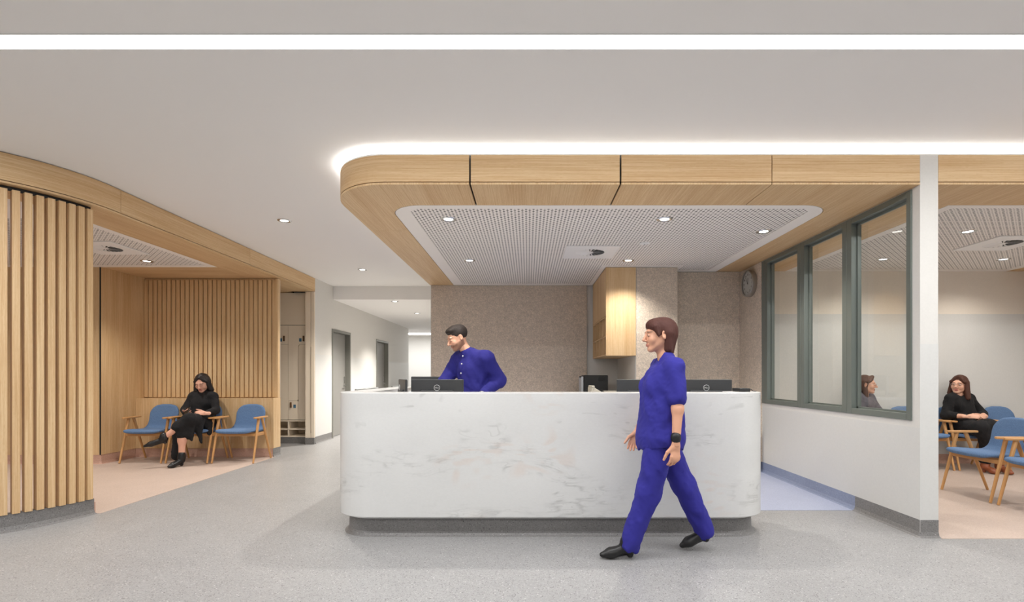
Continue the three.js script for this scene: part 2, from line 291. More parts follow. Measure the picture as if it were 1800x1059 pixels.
{
  const prof = (h = .13) => [[0, 0], [.03, 0], [.012, .012], [.004, .04], [.004, h], [0, h]];
  struct('baseboard_partition', sweep(planPath([[PX + PT + .001, PZ], [PX, PZ], [PX, 4.69]].map((p, i) => i === 1 ? [...p, .012] : p), 1), prof(.132)), M.greySkirt, 'dark speckled skirting round the end of the partition', 'baseboard');
  struct('baseboard_partition', sweep(planPath([[PX, 4.69], [PX, 7.23]], 1), prof(.132)), M.blueSkirt, 'blue-grey skirting along the partition behind the desk', 'baseboard');
  struct('baseboard_back', sweep(planPath([[3.14, 7.199], [7.1, 7.199]], -1), prof(.132)), M.pinkSkirt, 'pink skirting behind the waiting room chairs', 'baseboard');
  struct('baseboard_back', sweep(planPath([[2.02, 7.222], [3.0, 7.222]], -1), prof(.12)), M.blueSkirt, 'blue-grey skirting under the felt between nib and partition', 'baseboard');
}
{ // window: grey aluminium frame, three panes
  const w = thing('window_1', 'three-pane interior window with grey aluminium frame in the partition', 'window', [0, 0, 0], 0, null, 'structure');
  const x0 = PX - .012, x1 = PX + .082, b = .05, xg = PX + .066;
  const bar = (name, z0, z1) => mesh(name, [bx(x0, x1, WY[0], WY[1], z0, z1, 'y', .003)], M.frame, w);
  bar('jamb', WZ[0], WZ[0] + b); bar('mullion', 4.73, 4.80); bar('mullion', 4.802, 4.872); bar('mullion', 5.54, 5.61); bar('mullion', 5.612, 5.684); bar('jamb', WZ[1] - .15, WZ[1] - .09); bar('jamb', WZ[1] - .088, WZ[1]);
  for (const [a, c] of [[WZ[0] + b, 4.73], [4.872, 5.54], [5.684, WZ[1] - .15]]) {
    mesh('head_rail', bx(x0, x1, WY[1] - b, WY[1], a, c, 'z', .003), M.frame, w); mesh('sill_rail', bx(x0, x1, WY[0], WY[0] + b, a, c, 'z', .003), M.frame, w);
    mesh('glazing_bead', [bx(xg - .028, xg - .012, WY[1] - b - .022, WY[1] - b, a, c, 'z'), bx(xg - .028, xg - .012, WY[0] + b, WY[0] + b + .016, a, c, 'z'), bx(xg - .028, xg - .012, WY[0] + b, WY[1] - b, a, a + .014), bx(xg - .028, xg - .012, WY[0] + b, WY[1] - b, c - .014, c)], M.frame, w);
    const g = new THREE.PlaneGeometry(c - a, WY[1] - WY[0] - 2 * b); g.rotateY(-Math.PI / 2); g.translate(xg, (WY[0] + WY[1]) / 2, -(a + c) / 2);
    mesh('pane', g, M.glass, w);
  }
}

// ------------------------------------------------------------------ oak canopy over the desk and over the waiting room
const canopyPath = planPath([[-1.586, 8.306], [-1.586, PZ, .5], [7.098, PZ]], -1);
const sX = X => 3.889 + .5 * Math.PI / 2 + (X + 1.086);
function fasciaRun(parent, path, cuts, y0, y1, gap, mat = M.oak) {
  for (let i = 0; i < cuts.length - 1; i++) mesh('fascia_panel', sweep(cutPath(path, cuts[i] + (i ? gap[i - 1] / 2 : 0), cuts[i + 1] - (i < cuts.length - 2 ? gap[i] / 2 : 0)), [[0, y0], [0, y1], [-.018, y1], [-.018, y0]], { ov: i * 3.7, ou: i * .23 }), mat, parent);
}
const arcPts = (cx, cz, r, a0, a1, n = 12) => Array.from({ length: n + 1 }, (_, k) => { const a = a0 + (a1 - a0) * k / n; return [cx + r * Math.cos(a), cz + r * Math.sin(a)]; });
function perforated(parent, outline, area, y, offs = [0, 0]) {
  mesh('panel_border', slab(outline, y, y + .012, 'z', area), M.perfPlain, parent);
  const g = slab(area, y + .0005, y + .001, 'z', null, offs[0], offs[1]);
  // the sheet proper: one face, cut through by round holes
  const sh = new THREE.ShapeGeometry(new THREE.Shape(area.map(([x, z]) => new THREE.Vector2(x, z)))); sh.rotateX(-Math.PI / 2); sh.translate(0, y + .0004, 0); planarUV(sh, 'z', offs[0], offs[1]); g.dispose();
  mesh('perforated_sheet', sh, M.perf, parent);
  mesh('acoustic_fleece', slab(area, y + .013, y + .016, 'z'), M.fleece, parent);
}
{
  const c = thing('reception_canopy', 'suspended oak canopy with rounded corner and perforated soffit over the reception desk', 'canopy', [0, 0, 0], 0, null, 'structure');
  const y0 = SOFFIT + .022, cuts = [.0, 3.153, sX(-.444), sX(.709), sX(1.867), sX(PX - .002)];
  fasciaRun(c, canopyPath, cuts, y0, FTOP, [.003, .014, .014, .006]);
  mesh('backing_board', sweep(cutPath(canopyPath, 0, sX(PX - .002)), [[-.05, SOFFIT + .03], [-.05, FTOP - .002], [-.06, FTOP - .002], [-.06, SOFFIT + .03]]), M.black, c);
  const inL = -1.207, inR = 2.655, inF = 4.395, r = .28, eps = [.0015, .007, .007, .003];
  const P = (o, ou, grain = 'z') => mesh('soffit_panel', slab(o, SOFFIT, SOFFIT + .016, grain, null, ou, ou * 3.1), M.oak, c);
  const outerArc = arcPts(-1.086, PZ + .5, .5, Math.PI, 1.5 * Math.PI), innerArc = arcPts(inL + r, inF + r, r, 1.5 * Math.PI, Math.PI), innerArcR = arcPts(inR - r, inF + r, r, 2 * Math.PI, 1.5 * Math.PI);
  P(rect(-1.586, inL, 5.156, 8.304), .1);
  P([[-1.586, 5.153], ...outerArc, [-.444 - eps[1], PZ], [-.444 - eps[1], inF], ...innerArc, [inL, 5.153]], .33);
  P(rect(-.444 + eps[1], .709 - eps[2], PZ, inF), .51); P(rect(.709 + eps[2], 1.867 - eps[3], PZ, inF), .77);
  P([[1.867 + eps[3], PZ], [PX, PZ], [PX, 5.04], [inR, 5.04], ...innerArcR, [1.867 + eps[3], inF]], .22);
  P(rect(inR, PX, 5.043, 7.22), .64);
  mesh('backing_board', slab([...off(cutPath(canopyPath, 0, sX(PX)), -.022), [PX, 7.2], [2.02, 7.2], [2.02, 6.9], [1.06, 6.9], [1.06, 8.3]], SOFFIT + .04, SOFFIT + .046, 'z'), M.black, c);
  const g = .006, outline = [...arcPts(inL + r, inF + r, r - g, Math.PI, 1.5 * Math.PI), ...arcPts(inR - r, inF + r, r - g, 1.5 * Math.PI, 2 * Math.PI), [inR - g, 7.22], [2.022, 7.22], [2.022, 6.91], [1.048, 6.91], [1.048, 8.304], [inL + g, 8.304]];
  perforated(c, outline, [[-1.05, 4.57], [-.96, 4.48], [2.41, 4.48], [2.5, 4.57], [2.5, 7.15], [2.08, 7.15], [2.08, 6.85], [.99, 6.85], [.99, 8.23], [-1.05, 8.23]], SOFFIT);
  // waiting room part of the same canopy, beyond the partition
  const d = thing('waiting_room_canopy', 'suspended oak canopy with perforated soffit over the waiting room chairs', 'canopy', [0, 0, 0], 0, null, 'structure');
  const x0 = PX + PT + .002;
  fasciaRun(d, canopyPath, [sX(x0), sX(4.22), sX(5.38), sX(7.096)], y0, FTOP, [.006, .006]);
  mesh('backing_board', sweep(cutPath(canopyPath, sX(x0), sX(7.09)), [[-.05, SOFFIT + .03], [-.05, FTOP - .002], [-.06, FTOP - .002], [-.06, SOFFIT + .03]]), M.black, d);
  const Q = (o, ou) => mesh('soffit_panel', slab(o, SOFFIT, SOFFIT + .016, 'z', null, ou, ou * 2.3), M.oak, d);
  Q([[x0, PZ], [4.217, PZ], [4.217, inF], [3.61, inF], [3.61, 5.04], [x0, 5.04]], .15); Q(rect(4.223, 5.377, PZ, inF), .44); Q([[5.383, PZ], [7.096, PZ], [7.096, 5.04], [6.72, 5.04], [6.72, inF], [5.383, inF]], .71); Q(rect(x0, 3.61, 5.043, 7.196), .35); Q(rect(6.72, 7.096, 5.043, 7.196), .9);
  mesh('backing_board', slab(rect(x0, 7.096, PZ + .03, 7.196), SOFFIT + .018, SOFFIT + .026, 'z'), M.black, d);
  perforated(d, rect(3.616, 6.714, inF + .006, 7.196), rect(3.7, 6.63, 4.48, 7.11), SOFFIT, [.02, .01]);
}
{ // light strip on top of the canopy's edge, round its corner and on over the waiting room
  const l = thing('cove_light_strip', 'thin white light strip along the top edge of the oak canopy', 'light strip');
  const up = [[-.003, FTOP], [-.003, FTOP + .013], [-.014, FTOP + .013], [-.014, FTOP]], lens = [[-.006, FTOP + .013], [-.006, FTOP + .046], [-.012, FTOP + .046], [-.012, FTOP + .013]];
  const cuts = [.02, 3.889, 3.889 + .7854, sX(-.444), sX(1.867), sX(4.22), sX(7.09)];
  mesh('channel', sweep(cutPath(canopyPath, cuts[0], cuts.at(-1)), up), M.white, l);
  for (let i = 0; i < cuts.length - 1; i++) mesh('light_diffuser', sweep(cutPath(canopyPath, cuts[i], cuts[i + 1]), lens), M.glowCove, l);
  const y = FTOP + .018, h = .008;
  // the strip also throws its light straight up at the ceiling
  rectLight('cove_light', .01, 3.85, [-1.586 + .009, FTOP + .047, -(8.306 + 4.417) / 2], [0, 1, 0], L_UP);
  rectLight('cove_light', 8.17, .01, [3.0, FTOP + .047, -(PZ + .009)], [0, 1, 0], L_UP);
  rectLight('cove_light', 3.85, h, [-1.586 + .004, y, -(8.306 + 4.417) / 2], [-1, 0, 0], L_COVE);
  const n = 12; for (let k = 0; k < n; k++) { const a = Math.PI + (k + .5) / n * Math.PI / 2, c = Math.cos(a), s = Math.sin(a); rectLight('cove_light', .5 * Math.PI / 2 / n, h, [-1.086 + .4955 * c, y, -(PZ + .5 + .4955 * s)], [c, 0, -s], L_COVE); const u = rectLight('cove_light', .5 * Math.PI / 2 / n, .01, [-1.086 + .491 * c, FTOP + .047, -(PZ + .5 + .491 * s)], [0, 1, 0], L_UP); u.rotateZ(-a - Math.PI / 2); }
  rectLight('cove_light', 8.17, h, [3.0, y, -(PZ + .004)], [0, 0, 1], L_COVE);
}

// ------------------------------------------------------------------ timber alcove
{
  const b = thing('alcove_bulkhead', 'curved oak bulkhead and soffit over the timber alcove', 'bulkhead', [0, 0, 0], 0, null, 'structure');
  const tot = nookPath.at(-1).s, sZ = Z => tot - (9.2 - Z);
  fasciaRun(b, nookPath, [0, sZ(4.81), sZ(7.05), tot], NOOK + .022, YC - .006, [.003, .003], M.oak);
  mesh('backing_board', sweep(nookPath, [[-.024, NOOK + .016], [-.024, YC - .002], [-.04, YC - .002], [-.04, NOOK + .016]]), M.black, b);
  for (const [s0, s1, k] of [[0, sZ(4.81), 0], [sZ(4.81) + .002, sZ(7.05), 1], [sZ(7.05) + .002, tot, 2]]) mesh('soffit_panel', sweep(cutPath(nookPath, s0, s1), [[0, NOOK], [0, NOOK + .016], [-.49, NOOK + .016], [-.49, NOOK]], { ou: k * .2, ov: k }), M.oak, b);
  mesh('soffit_panel', slab(rect(-9, -4.317, 7.12, 7.99), NOOK, NOOK + .016, 'x'), M.oak, b);
  mesh('soffit_panel', slab(rect(-5.2, -4.317, 7.992, 9.45), NOOK, NOOK + .016, 'z'), M.oak, b);
  mesh('backing_board', slab([...off(cutPath(nookPath, .2, tot), -.03), [-9, 9.2]], NOOK + .018, NOOK + .026, 'z'), M.black, b);
  const inner = off(cutPath(nookPath, .3, sZ(7.115)), -.494);
  perforated(b, [...inner, [-8.9, 7.115]], rect(-8.4, -4.405, 4.9, 7.03), NOOK, [.03, .02]);
}
{ // curved slat screen
  const s = thing('slat_screen', 'curved screen of tall vertical oak slats on a dark grey kerb', 'screen');
  const cx = -4.955, cz = 4.72, R = 1.095, pitch = .0725 / R;
  const g = planarUV(new THREE.BoxGeometry(.045, 2.6, .07).translate(0, 0, 0), 'y');
  const gs = [0, .17, .31, .43].map(o => planarUV(new RoundedBoxGeometry(.047, 2.575, .07, 1, .0015), 'y', o, o * 3));
  for (let k = 0; k < 15; k++) {
    const a = .168 + k * pitch; const m = mesh('slat', gs[k % 4], M.oak, s);
    m.position.set(cx + (R - .035) * Math.cos(a), 0.137 + 1.2875, -(cz - (R - .035) * Math.sin(a))); m.rotation.y = Math.PI / 2 - a;
  }
  const arc = planPath([[-9, cz - R], [cx + R, cz - R, R], [cx + R, cz + .02]], -1), tot = arc.at(-1).s - .02, cut = (a, b) => cutPath(arc, tot - b * R, tot - a * R);
  mesh('kerb', sweep(cut(.125, 1.15), [[-.02, 0], [-.02, .137], [-.10, .137], [-.10, 0]]), M.greySkirt, s);
  mesh('skirting', sweep(cut(.125, 1.15), [[-.02, 0], [.018, 0], [-.006, .012], [-.015, .04], [-.015, .134], [-.02, .134]]), M.greySkirt, s);
  mesh('head_rail', sweep(cut(.13, 1.15), [[-.045, 2.714], [-.045, NOOK], [-.07, NOOK], [-.07, 2.714]]), M.black, s);
  mesh('end_skirting', bx(cx + R * Math.cos(.12) - .10, cx + R * Math.cos(.12) - .018, 0, .10, cz - R * Math.sin(.125), cz - R * Math.sin(.118) + .01), M.pinkSkirt, s);
}
{ // alcove walls
  struct('wall_alcove', bx(-9, -5.94, .13, NOOK, 7.12, 7.4, 'y'), M.oak, 'oak veneer wall of the alcove facing the hall', 'wall');
  struct('wall_alcove', bx(-6.2, -5.94, .13, NOOK, 7.402, 8.3, 'y', 0, .2), M.oak, 'oak veneer side wall of the alcove', 'wall');
  struct('trim_1', bx(-5.952, -5.937, .13, NOOK, 7.113, 7.122), M.black, 'black vertical strip on the corner of the oak alcove wall', 'trim');
  struct('wall_alcove', bx(-9, -5.96, 0, .131, 7.13, 8.2), M.pinkSkirt, 'solid base under the oak alcove wall', 'wall');
  const prof = h => [[0, 0], [.03, 0], [.012, .012], [.004, .04], [.004, h], [0, h]];
  struct('baseboard_alcove', sweep(planPath([[-9, 7.128], [-5.948, 7.128, .012], [-5.948, 7.76]], -1), prof(.13)), M.pinkSkirt, 'pink skirting under the oak alcove wall', 'baseboard');
  struct('baseboard_alcove', sweep(planPath([[-5.94, 7.76], [-3.86, 7.76]], -1), prof(.13)), M.pinkSkirt, 'pink skirting under the oak ledge', 'baseboard');
  struct('baseboard_alcove', sweep(planPath([[-3.86, 7.75], [-3.86, 7.97]], -1), prof(.13)), M.greySkirt, 'grey skirting on the end of the oak ledge', 'baseboard');
  const l = thing('wall_ledge', 'low oak ledge behind the alcove chairs', 'ledge', [0, 0, 0], 0, null, 'structure');
  mesh('front_panel', bx(-5.938, -3.878, .132, .893, 7.752, 7.772, 'y'), M.oak, l); mesh('end_panel', bx(-3.876, -3.852, .132, .893, 7.752, 7.97, 'y', 0, .3), M.oak, l); mesh('top', bx(-5.938, -3.88, .872, .885, 7.774, 7.97, 'x'), M.oak, l); mesh('core', bx(-5.93, -3.89, 0, .13, 7.775, 7.97), M.pinkSkirt, l);
  const w = thing('slat_wall', 'wall of vertical oak slats above the oak ledge', 'wall panel', [0, 0, 0], 0, null, 'structure');
  mesh('backing', bx(-5.94, -3.89, .885, NOOK - .002, 7.946, 7.97, 'y'), M.oak, w);
  const gs = [0, .17, .31, .43].map(o => planarUV(new RoundedBoxGeometry(.0555, 1.815, .032, 1, .0015), 'y', o, o * 3));
  for (let k = 0; k < 29; k++) { const m = mesh('slat', gs[(k * 7 + 3) % 4], M.oak, w); m.position.set(-5.905 + k * .0707, .9 + .9075, -7.93); }
  mesh('end_post', bx(-3.895, -3.86, .895, NOOK - .012, 7.9, 7.97, 'y', .002), M.oak, w);
  struct('wall_alcove', bx(-6.2, -3.92, 0, YC, 7.972, 8.1), M.wallCream, 'back of the slat wall beside the lockers', 'wall');
}

// ------------------------------------------------------------------ lights and ceiling fittings
{
  for (const [Z, lab] of [[LINE_Z[0], 'long recessed line of white light crossing the hall ceiling'], [LINE_Z[1], 'second recessed line of white light above the hall entrance side']]) {
    const t = thing('line_light', lab, 'ceiling light', [0, YC, -Z]);
    for (let k = 0; k < 4; k++) mesh('light_diffuser', lb(3.35, .003, .112, LINE_X[0] + 1.675 + k * 3.35, -.002, 0, 'x'), M.glowSoft, t);
    for (const z of [-.059, .059]) mesh('trim', lb(13.4, .004, .006, .1, -.0022, z, 'x'), M.white, t);
  }
  const ring = new THREE.LatheGeometry([[.042, -.003], [.05, -.008], [.060, -.011], [.072, -.007], [.074, -.001]].map(p => new THREE.Vector2(...p)), 32), cone = new THREE.LatheGeometry([[.0, -.0014], [.03, -.0014], [.043, -.004]].map(p => new THREE.Vector2(...p)), 32);
  const light = (X, Y, Z, I, label, color = WARM, ang = 1.02, group = 'recessed downlights', pen = .7) => {
    const t = thing('downlight', label, 'downlight', [X, Y, -Z], 0, group);
    mesh('trim_ring', ring, M.chrome, t); mesh('light_lens', cone, M.glow, t);
    const s = new THREE.SpotLight(color, I, 0, ang, pen, 2); s.name = 'downlight_beam'; s.position.set(X, Y - .022, -Z); s.target.position.set(X, 0, -Z); s.castShadow = true; s.shadow.radius = 1.6; scene.add(s, s.target);
  };
  light(-.742, SOFFIT, 4.78, L_SPOT_CANOPY, 'downlight in the perforated canopy nearest its rounded oak corner'); light(1.276, SOFFIT, 4.78, L_SPOT_CANOPY, 'downlight in the perforated canopy in front of the square air diffuser');
  light(-.742, SOFFIT, 6.5, L_SPOT_CANOPY, 'downlight in the perforated canopy closest to the wide felt panel'); light(1.276, SOFFIT, 6.5, L_SPOT_CANOPY, 'downlight in the perforated canopy just before the oak wall cabinet'); light(2.39, SOFFIT, 5.19, L_SPOT_CANOPY, 'downlight in the perforated canopy beside the glazed partition');
  light(-2.745, YC, 5.77, L_SPOT, 'downlight in the white hall ceiling near the canopy corner'); light(-2.73, YC, 8.44, L_SPOT, 'downlight in the white hall ceiling near the corridor beam');
  light(-2.68, CORR, 10.3, L_SPOT_CORR, 'nearer downlight in the lowered corridor ceiling'); light(-2.66, CORR, 12.29, L_SPOT_CORR, 'farther downlight in the lowered corridor ceiling');
  light(-5.01, NOOK, 6.73, L_SPOT_NOOK, 'downlight in the perforated alcove ceiling before the slat wall'); light(-6.4, NOOK, 5.6, L_SPOT_NOOK, 'downlight in the perforated alcove ceiling behind the slat screen');
  light(4.46, SOFFIT, 5.19, L_SPOT_ROOM, 'waiting room downlight close to the partition and the entrance fascia', WARM, 1.28); light(4.46, SOFFIT, 6.43, L_SPOT_ROOM, 'waiting room downlight seen through the window panes', WARM, 1.28); light(5.97, SOFFIT, 6.43, L_SPOT_ROOM, 'waiting room downlight behind the square air diffuser', WARM, 1.28); light(5.97, SOFFIT, 5.19, L_SPOT_ROOM, 'waiting room downlight beyond the square air diffuser', WARM, 1.28);
  // far corridor bay line
  const f = thing('line_light', 'short line of white light at the far end of the corridor', 'ceiling light', [-3.6, CORR, -18.1]); mesh('light_diffuser', lb(3.6, .05, .12, 0, -.025, 0, 'x'), M.glowSoft, f); mesh('housing', lb(3.62, .008, .16, 0, -.004, 0, 'x'), M.white, f);
  rectLight('far_line_light', 3.5, .11, [-3.6, CORR - .056, -18.1], [0, -1, 0], 26);
  // air diffusers with radial swirl blades
  const plate = (() => { const sh = new THREE.Shape([[-.3, -.3], [.3, -.3], [.3, .3], [-.3, .3]].map(p => new THREE.Vector2(...p))); const h = new THREE.Path(); h.absarc(0, 0, .17, 0, Math.PI * 2, true); sh.holes.push(h); const g = new THREE.ExtrudeGeometry(sh, { depth: .008, bevelEnabled: true, bevelSize: .003, bevelThickness: .002, bevelSegments: 1, curveSegments: 40 }); g.rotateX(Math.PI / 2); g.translate(0, -.002, 0); return g; })();
  const blade = (() => { const sh = new THREE.Shape([[.035, -.004], [.168, -.0215], [.168, .0215], [.035, .004]].map(p => new THREE.Vector2(...p))); const g = new THREE.ExtrudeGeometry(sh, { depth: .0015, bevelEnabled: false }); g.rotateX(Math.PI / 2); g.rotateX(.62); return g; })();
  const diff = (X, Y, Z, label) => {
    const t = thing('air_diffuser', label, 'air vent', [X, Y, -Z], 0, 'square swirl diffusers'); mesh('face_plate', plate, M.vent, t);
    const hub = new THREE.CylinderGeometry(.036, .036, .008, 24); hub.translate(0, -.007, 0); mesh('hub', hub, M.vent, t);
    const back = new THREE.CylinderGeometry(.172, .172, .0012, 32); back.translate(0, -.0012, 0); mesh('plenum', back, M.ventDark, t);
    for (let k = 0; k < 20; k++) { const b = mesh('blade', blade, M.vent, t); b.position.y = -.0078; b.rotation.y = k / 20 * Math.PI * 2; b.scale.set(1, .55, 1); }
  };
  diff(.735, SOFFIT, 6.06, 'square white swirl diffuser in the canopy over the desk'); diff(-4.98, NOOK, 6.03, 'square white swirl diffuser in the alcove ceiling'); diff(5.24, SOFFIT, 5.65, 'square white swirl diffuser in the waiting room ceiling');
  const sp = thing('ceiling_sensor', 'small round white sensor in the perforated canopy', 'sensor', [1.29, SOFFIT, -5.66]); mesh('base', new THREE.LatheGeometry([[0, -.012], [.03, -.012], [.052, -.006], [.056, 0]].map(p => new THREE.Vector2(...p)), 28), M.white, sp); mesh('eye', new THREE.CylinderGeometry(.008, .008, .004, 12).translate(0, -.013, 0), M.ventDark, sp);
}

// ------------------------------------------------------------------ reception desk
const DESK = 1.106;
const deskPath = planPath([[-1.516, 6.0], [-1.516, 3.89, .3], [1.875, 3.89, .3], [1.875, 4.3]], -1);
{
  const d = thing('reception_desk', 'long white marble reception desk with rounded ends on a dark recessed plinth', 'reception desk');
  const b = .006;
  mesh('marble_front', sweep(deskPath, [[-b, .155], [0, .155 + b], [0, DESK - b], [-b * .3, DESK - b * .3], [-b, DESK], [-.24, DESK], [-.24, DESK - .03], [-.04, DESK - .03], [-.04, .155]], { swap: false }), M.marble, d);
  const inner = planPath([[-1.516, 5.97], [-1.516, 3.89, .3], [1.875, 3.89, .3], [1.875, 4.28]], -1);
  mesh('core', sweep(inner, [[-.042, .14], [-.042, DESK - .04], [-.12, DESK - .04], [-.12, .14]]), M.white, d);
  mesh('plinth', sweep(inner, [[-.075, 0], [-.035, 0], [-.055, .01], [-.068, .035], [-.07, .152], [-.115, .152], [-.115, 0]]), M.greySkirt, d);
  mesh('worktop', slab([...off(cutPath(inner, .02, inner.at(-1).s - .02), -.13), [1.74, 4.8], [-.72, 4.8], [-.72, 5.95]], .715, .74, 'x'), M.white, d);
  for (const [x, Z] of [[-.78, 5.9], [1.68, 4.74]]) mesh('leg', bx(x - .025, x + .025, 0.003, .715, Z - .025, Z + .025), M.white, d);
  // back bench
  const k = thing('back_bench', 'white back bench carrying the printer under the oak wall cabinet', 'bench'); mesh('top', bx(.62, 1.456, .90, .935, 6.95, 8.30, 'z', .003), M.white, k); mesh('body', bx(.68, 1.456, .12, .90, 6.98, 8.30), M.locker, k); mesh('plinth', bx(.72, 1.456, .003, .12, 7.0, 8.30), M.blueSkirt, k);
  const p = thing('storage_pedestal', 'low cream pedestal with grey top against the partition behind the desk', 'cabinet'); mesh('body', bx(2.3, 2.962, .13, .42, 6.52, 7.18), M.locker, p); mesh('top', bx(2.29, 2.964, .42, .49, 6.51, 7.185, 'x', .012), M.frame, p); mesh('plinth', bx(2.32, 2.962, .003, .13, 6.54, 7.16), M.blueSkirt, p);
}
const font = await new FontLoader().loadAsync('fonts/droid/droid_sans_bold.typeface.json');
{ // monitors (seen from the back) with ringed lettering
  const textG = (s, size, depth) => { const g = new TextGeometry(s, { font, size, depth, curveSegments: 3 }); g.computeBoundingBox(); return g; };
  const shellM = std('#37383a', .42), logoM = std('#c8c9ca', .35, { metalness: .6 });
  const logo = (() => {
    const parts = [new THREE.TorusGeometry(.0245, .0022, 6, 40)];
    let x = -.0188; for (const [ch, r] of [['D', 0], ['E', -.5], ['L', 0], ['L', 0]]) { const g = textG(ch, .0125, .0016), w = g.boundingBox.max.x; g.translate(-w / 2, -.0062, -.0008); g.rotateZ(r ? .6 : 0); g.translate(x + w / 2, 0, 0); parts.push(g); x += w + .0006; }
    return merge(parts);
  })();
  const monitor = (w, label, pos, turn, top = 1.203) => {
    const m = thing('monitor', label, 'monitor', pos, turn, 'monitors on the reception desk'), h = .30, yc = top - h / 2;     // local origin on the worktop, back towards +z
    const yo = yc - pos[1];
    mesh('back_shell', [lb(w, h, .018, 0, yo, 0, 'y', .006), lb(w * .62, h * .6, .028, 0, yo - .03, .014, 'y', .012)], shellM, m);
    mesh('screen', lb(w - .012, h - .02, .003, 0, yo + .002, -.0095), M.black, m);
    const lg = mesh('emblem', logo, logoM, m); lg.position.set(0, yo + h / 2 - .072, .0292);
    mesh('stand', [lb(.06, yo - .02, .03, 0, yo / 2, .03, 'y', .006), lb(.24, .012, .19, 0, .006, .0, 'y', .005)], M.blackMetal, m);
    return m;
  };
  monitor(.456, 'black monitor back in front of the man in the blue jacket', [-.788, .74, -4.46], .0);
  monitor(.456, 'black monitor turned edge-on beside the monitor before the man', [-1.13, .74, -4.62], -1.2);
  monitor(.46, 'black monitor behind the man standing farther back', [-1.02, .74, -5.5], .12, 1.225);
  monitor(.456, 'black monitor back half hidden behind the walking woman', [1.0, .74, -4.46], .03); monitor(.456, 'black monitor back near the rounded desk end by the window', [1.545, .74, -4.46], -.03);
  const k = thing('card_terminal', 'small black card terminal on the desk end by the window', 'card terminal', [1.745, DESK, -4.19]); mesh('body', lb(.09, .028, .15, 0, .014, 0, 'y', .006), M.blackMetal, k); mesh('cable', new THREE.TubeGeometry(new THREE.CatmullRomCurve3([[.04, .012, 0], [.07, .02, .02], [.09, .006, .01], [.1, .004, .05]].map(p => new THREE.Vector3(...p))), 14, .003, 6), M.black, k);
}
{ // printer, phone and box on the back bench
  const p = thing('printer', 'black office printer on the white back bench', 'printer', [.975, .935, -7.75]); const c = M.blackMetal;
  mesh('body', [lb(.36, .30, .36, .03, .155, 0, 'y', .012)], c, p); mesh('side_panel', [lb(.035, .27, .34, -.17, .15, 0, 'y', .008)], std('#b9bcc0', .5), p); mesh('paper_tray', lb(.3, .06, .02, .03, .06, .187, 'y', .004), std('#2a2a2c', .5), p); mesh('control_panel', lb(.10, .05, .012, .12, .25, .186, 'y', .004), std('#101012', .3), p); for (const y of [.27, .02]) mesh('hinge', lb(.03, .018, .05, -.195, y + .01, .13, 'y', .004), c, p); mesh('foot', [lb(.3, .005, .3, .03, .0025, 0)], M.black, p);
  const beige = std('#cfc8b8', .5), ph = thing('desk_phone', 'beige desk phone in front of the black printer', 'telephone', [.955, .935, -7.1], .1);
  const sh = new THREE.Shape([[-.1, 0], [.1, 0], [.1, .03], [-.06, .125], [-.1, .125]].map(q => new THREE.Vector2(...q))); const g = new THREE.ExtrudeGeometry(sh, { depth: .17, bevelEnabled: true, bevelSize: .006, bevelThickness: .006, bevelSegments: 2 }); g.translate(0, .007, -.09); mesh('base', g, beige, ph); mesh('handset', [lb(.05, .03, .21, -.075, .148, 0, 'z', .014)], beige, ph); mesh('cord', new THREE.TubeGeometry(new THREE.CatmullRomCurve3([[-.07, .14, .1], [-.10, .08, .12], [-.12, .02, .1], [-.1, .012, .06]].map(q => new THREE.Vector3(...q))), 16, .004, 6), beige, ph);
  const t = thing('tissue_box', 'pale beige box beside the desk phone', 'box', [1.17, .935, -7.3]); mesh('carton', lb(.19, .085, .11, 0, .0425, 0, 'y', .003), std('#d9d2c2', .6), t); mesh('slot', lb(.1, .002, .03, 0, .0855, 0), std('#b8b09e', .7), t);
  const w = thing('wall_cabinet', 'oak wall cabinet with open pigeonholes on its side, hung under the canopy', 'cabinet');
  const X0 = 1.053, X1 = 1.457, Z0 = 6.912, Z1 = 8.30, Y0 = 1.505, Ys = 2.03;   // door above, pigeonholes below
  mesh('end_panel', bx(X0, X1, Y0, SOFFIT - .003, Z0, Z0 + .02, 'y', .001), M.oak, w); mesh('end_panel', bx(X0, X1, Y0, SOFFIT - .003, Z1 - .02, Z1, 'y', .001), M.oak, w);
  mesh('door', bx(X0, X0 + .018, Ys + .02, SOFFIT - .005, Z0 + .022, Z0 + .69, 'y'), M.oak, w); mesh('door', bx(X0, X0 + .018, Ys + .02, SOFFIT - .005, Z0 + .693, Z1 - .022, 'y', 0, .3), M.oak, w);
  mesh('back', bx(X1 - .012, X1, Y0, SOFFIT - .003, Z0 + .021, Z1 - .021, 'y'), M.oak, w); mesh('bottom', bx(X0, X1 - .013, Y0, Y0 + .018, Z0 + .021, Z1 - .021, 'z'), M.oak, w);
  for (const y of [1.76, Ys]) mesh('shelf', bx(X0 + .004, X1 - .013, y, y + .016, Z0 + .021, Z1 - .021, 'z'), M.oak, w);
  for (const z of [.345, .69, 1.03]) mesh('divider', bx(X0 + .004, X1 - .013, Y0 + .019, Ys, Z0 + z, Z0 + z + .016, 'y'), M.oak, w);
}
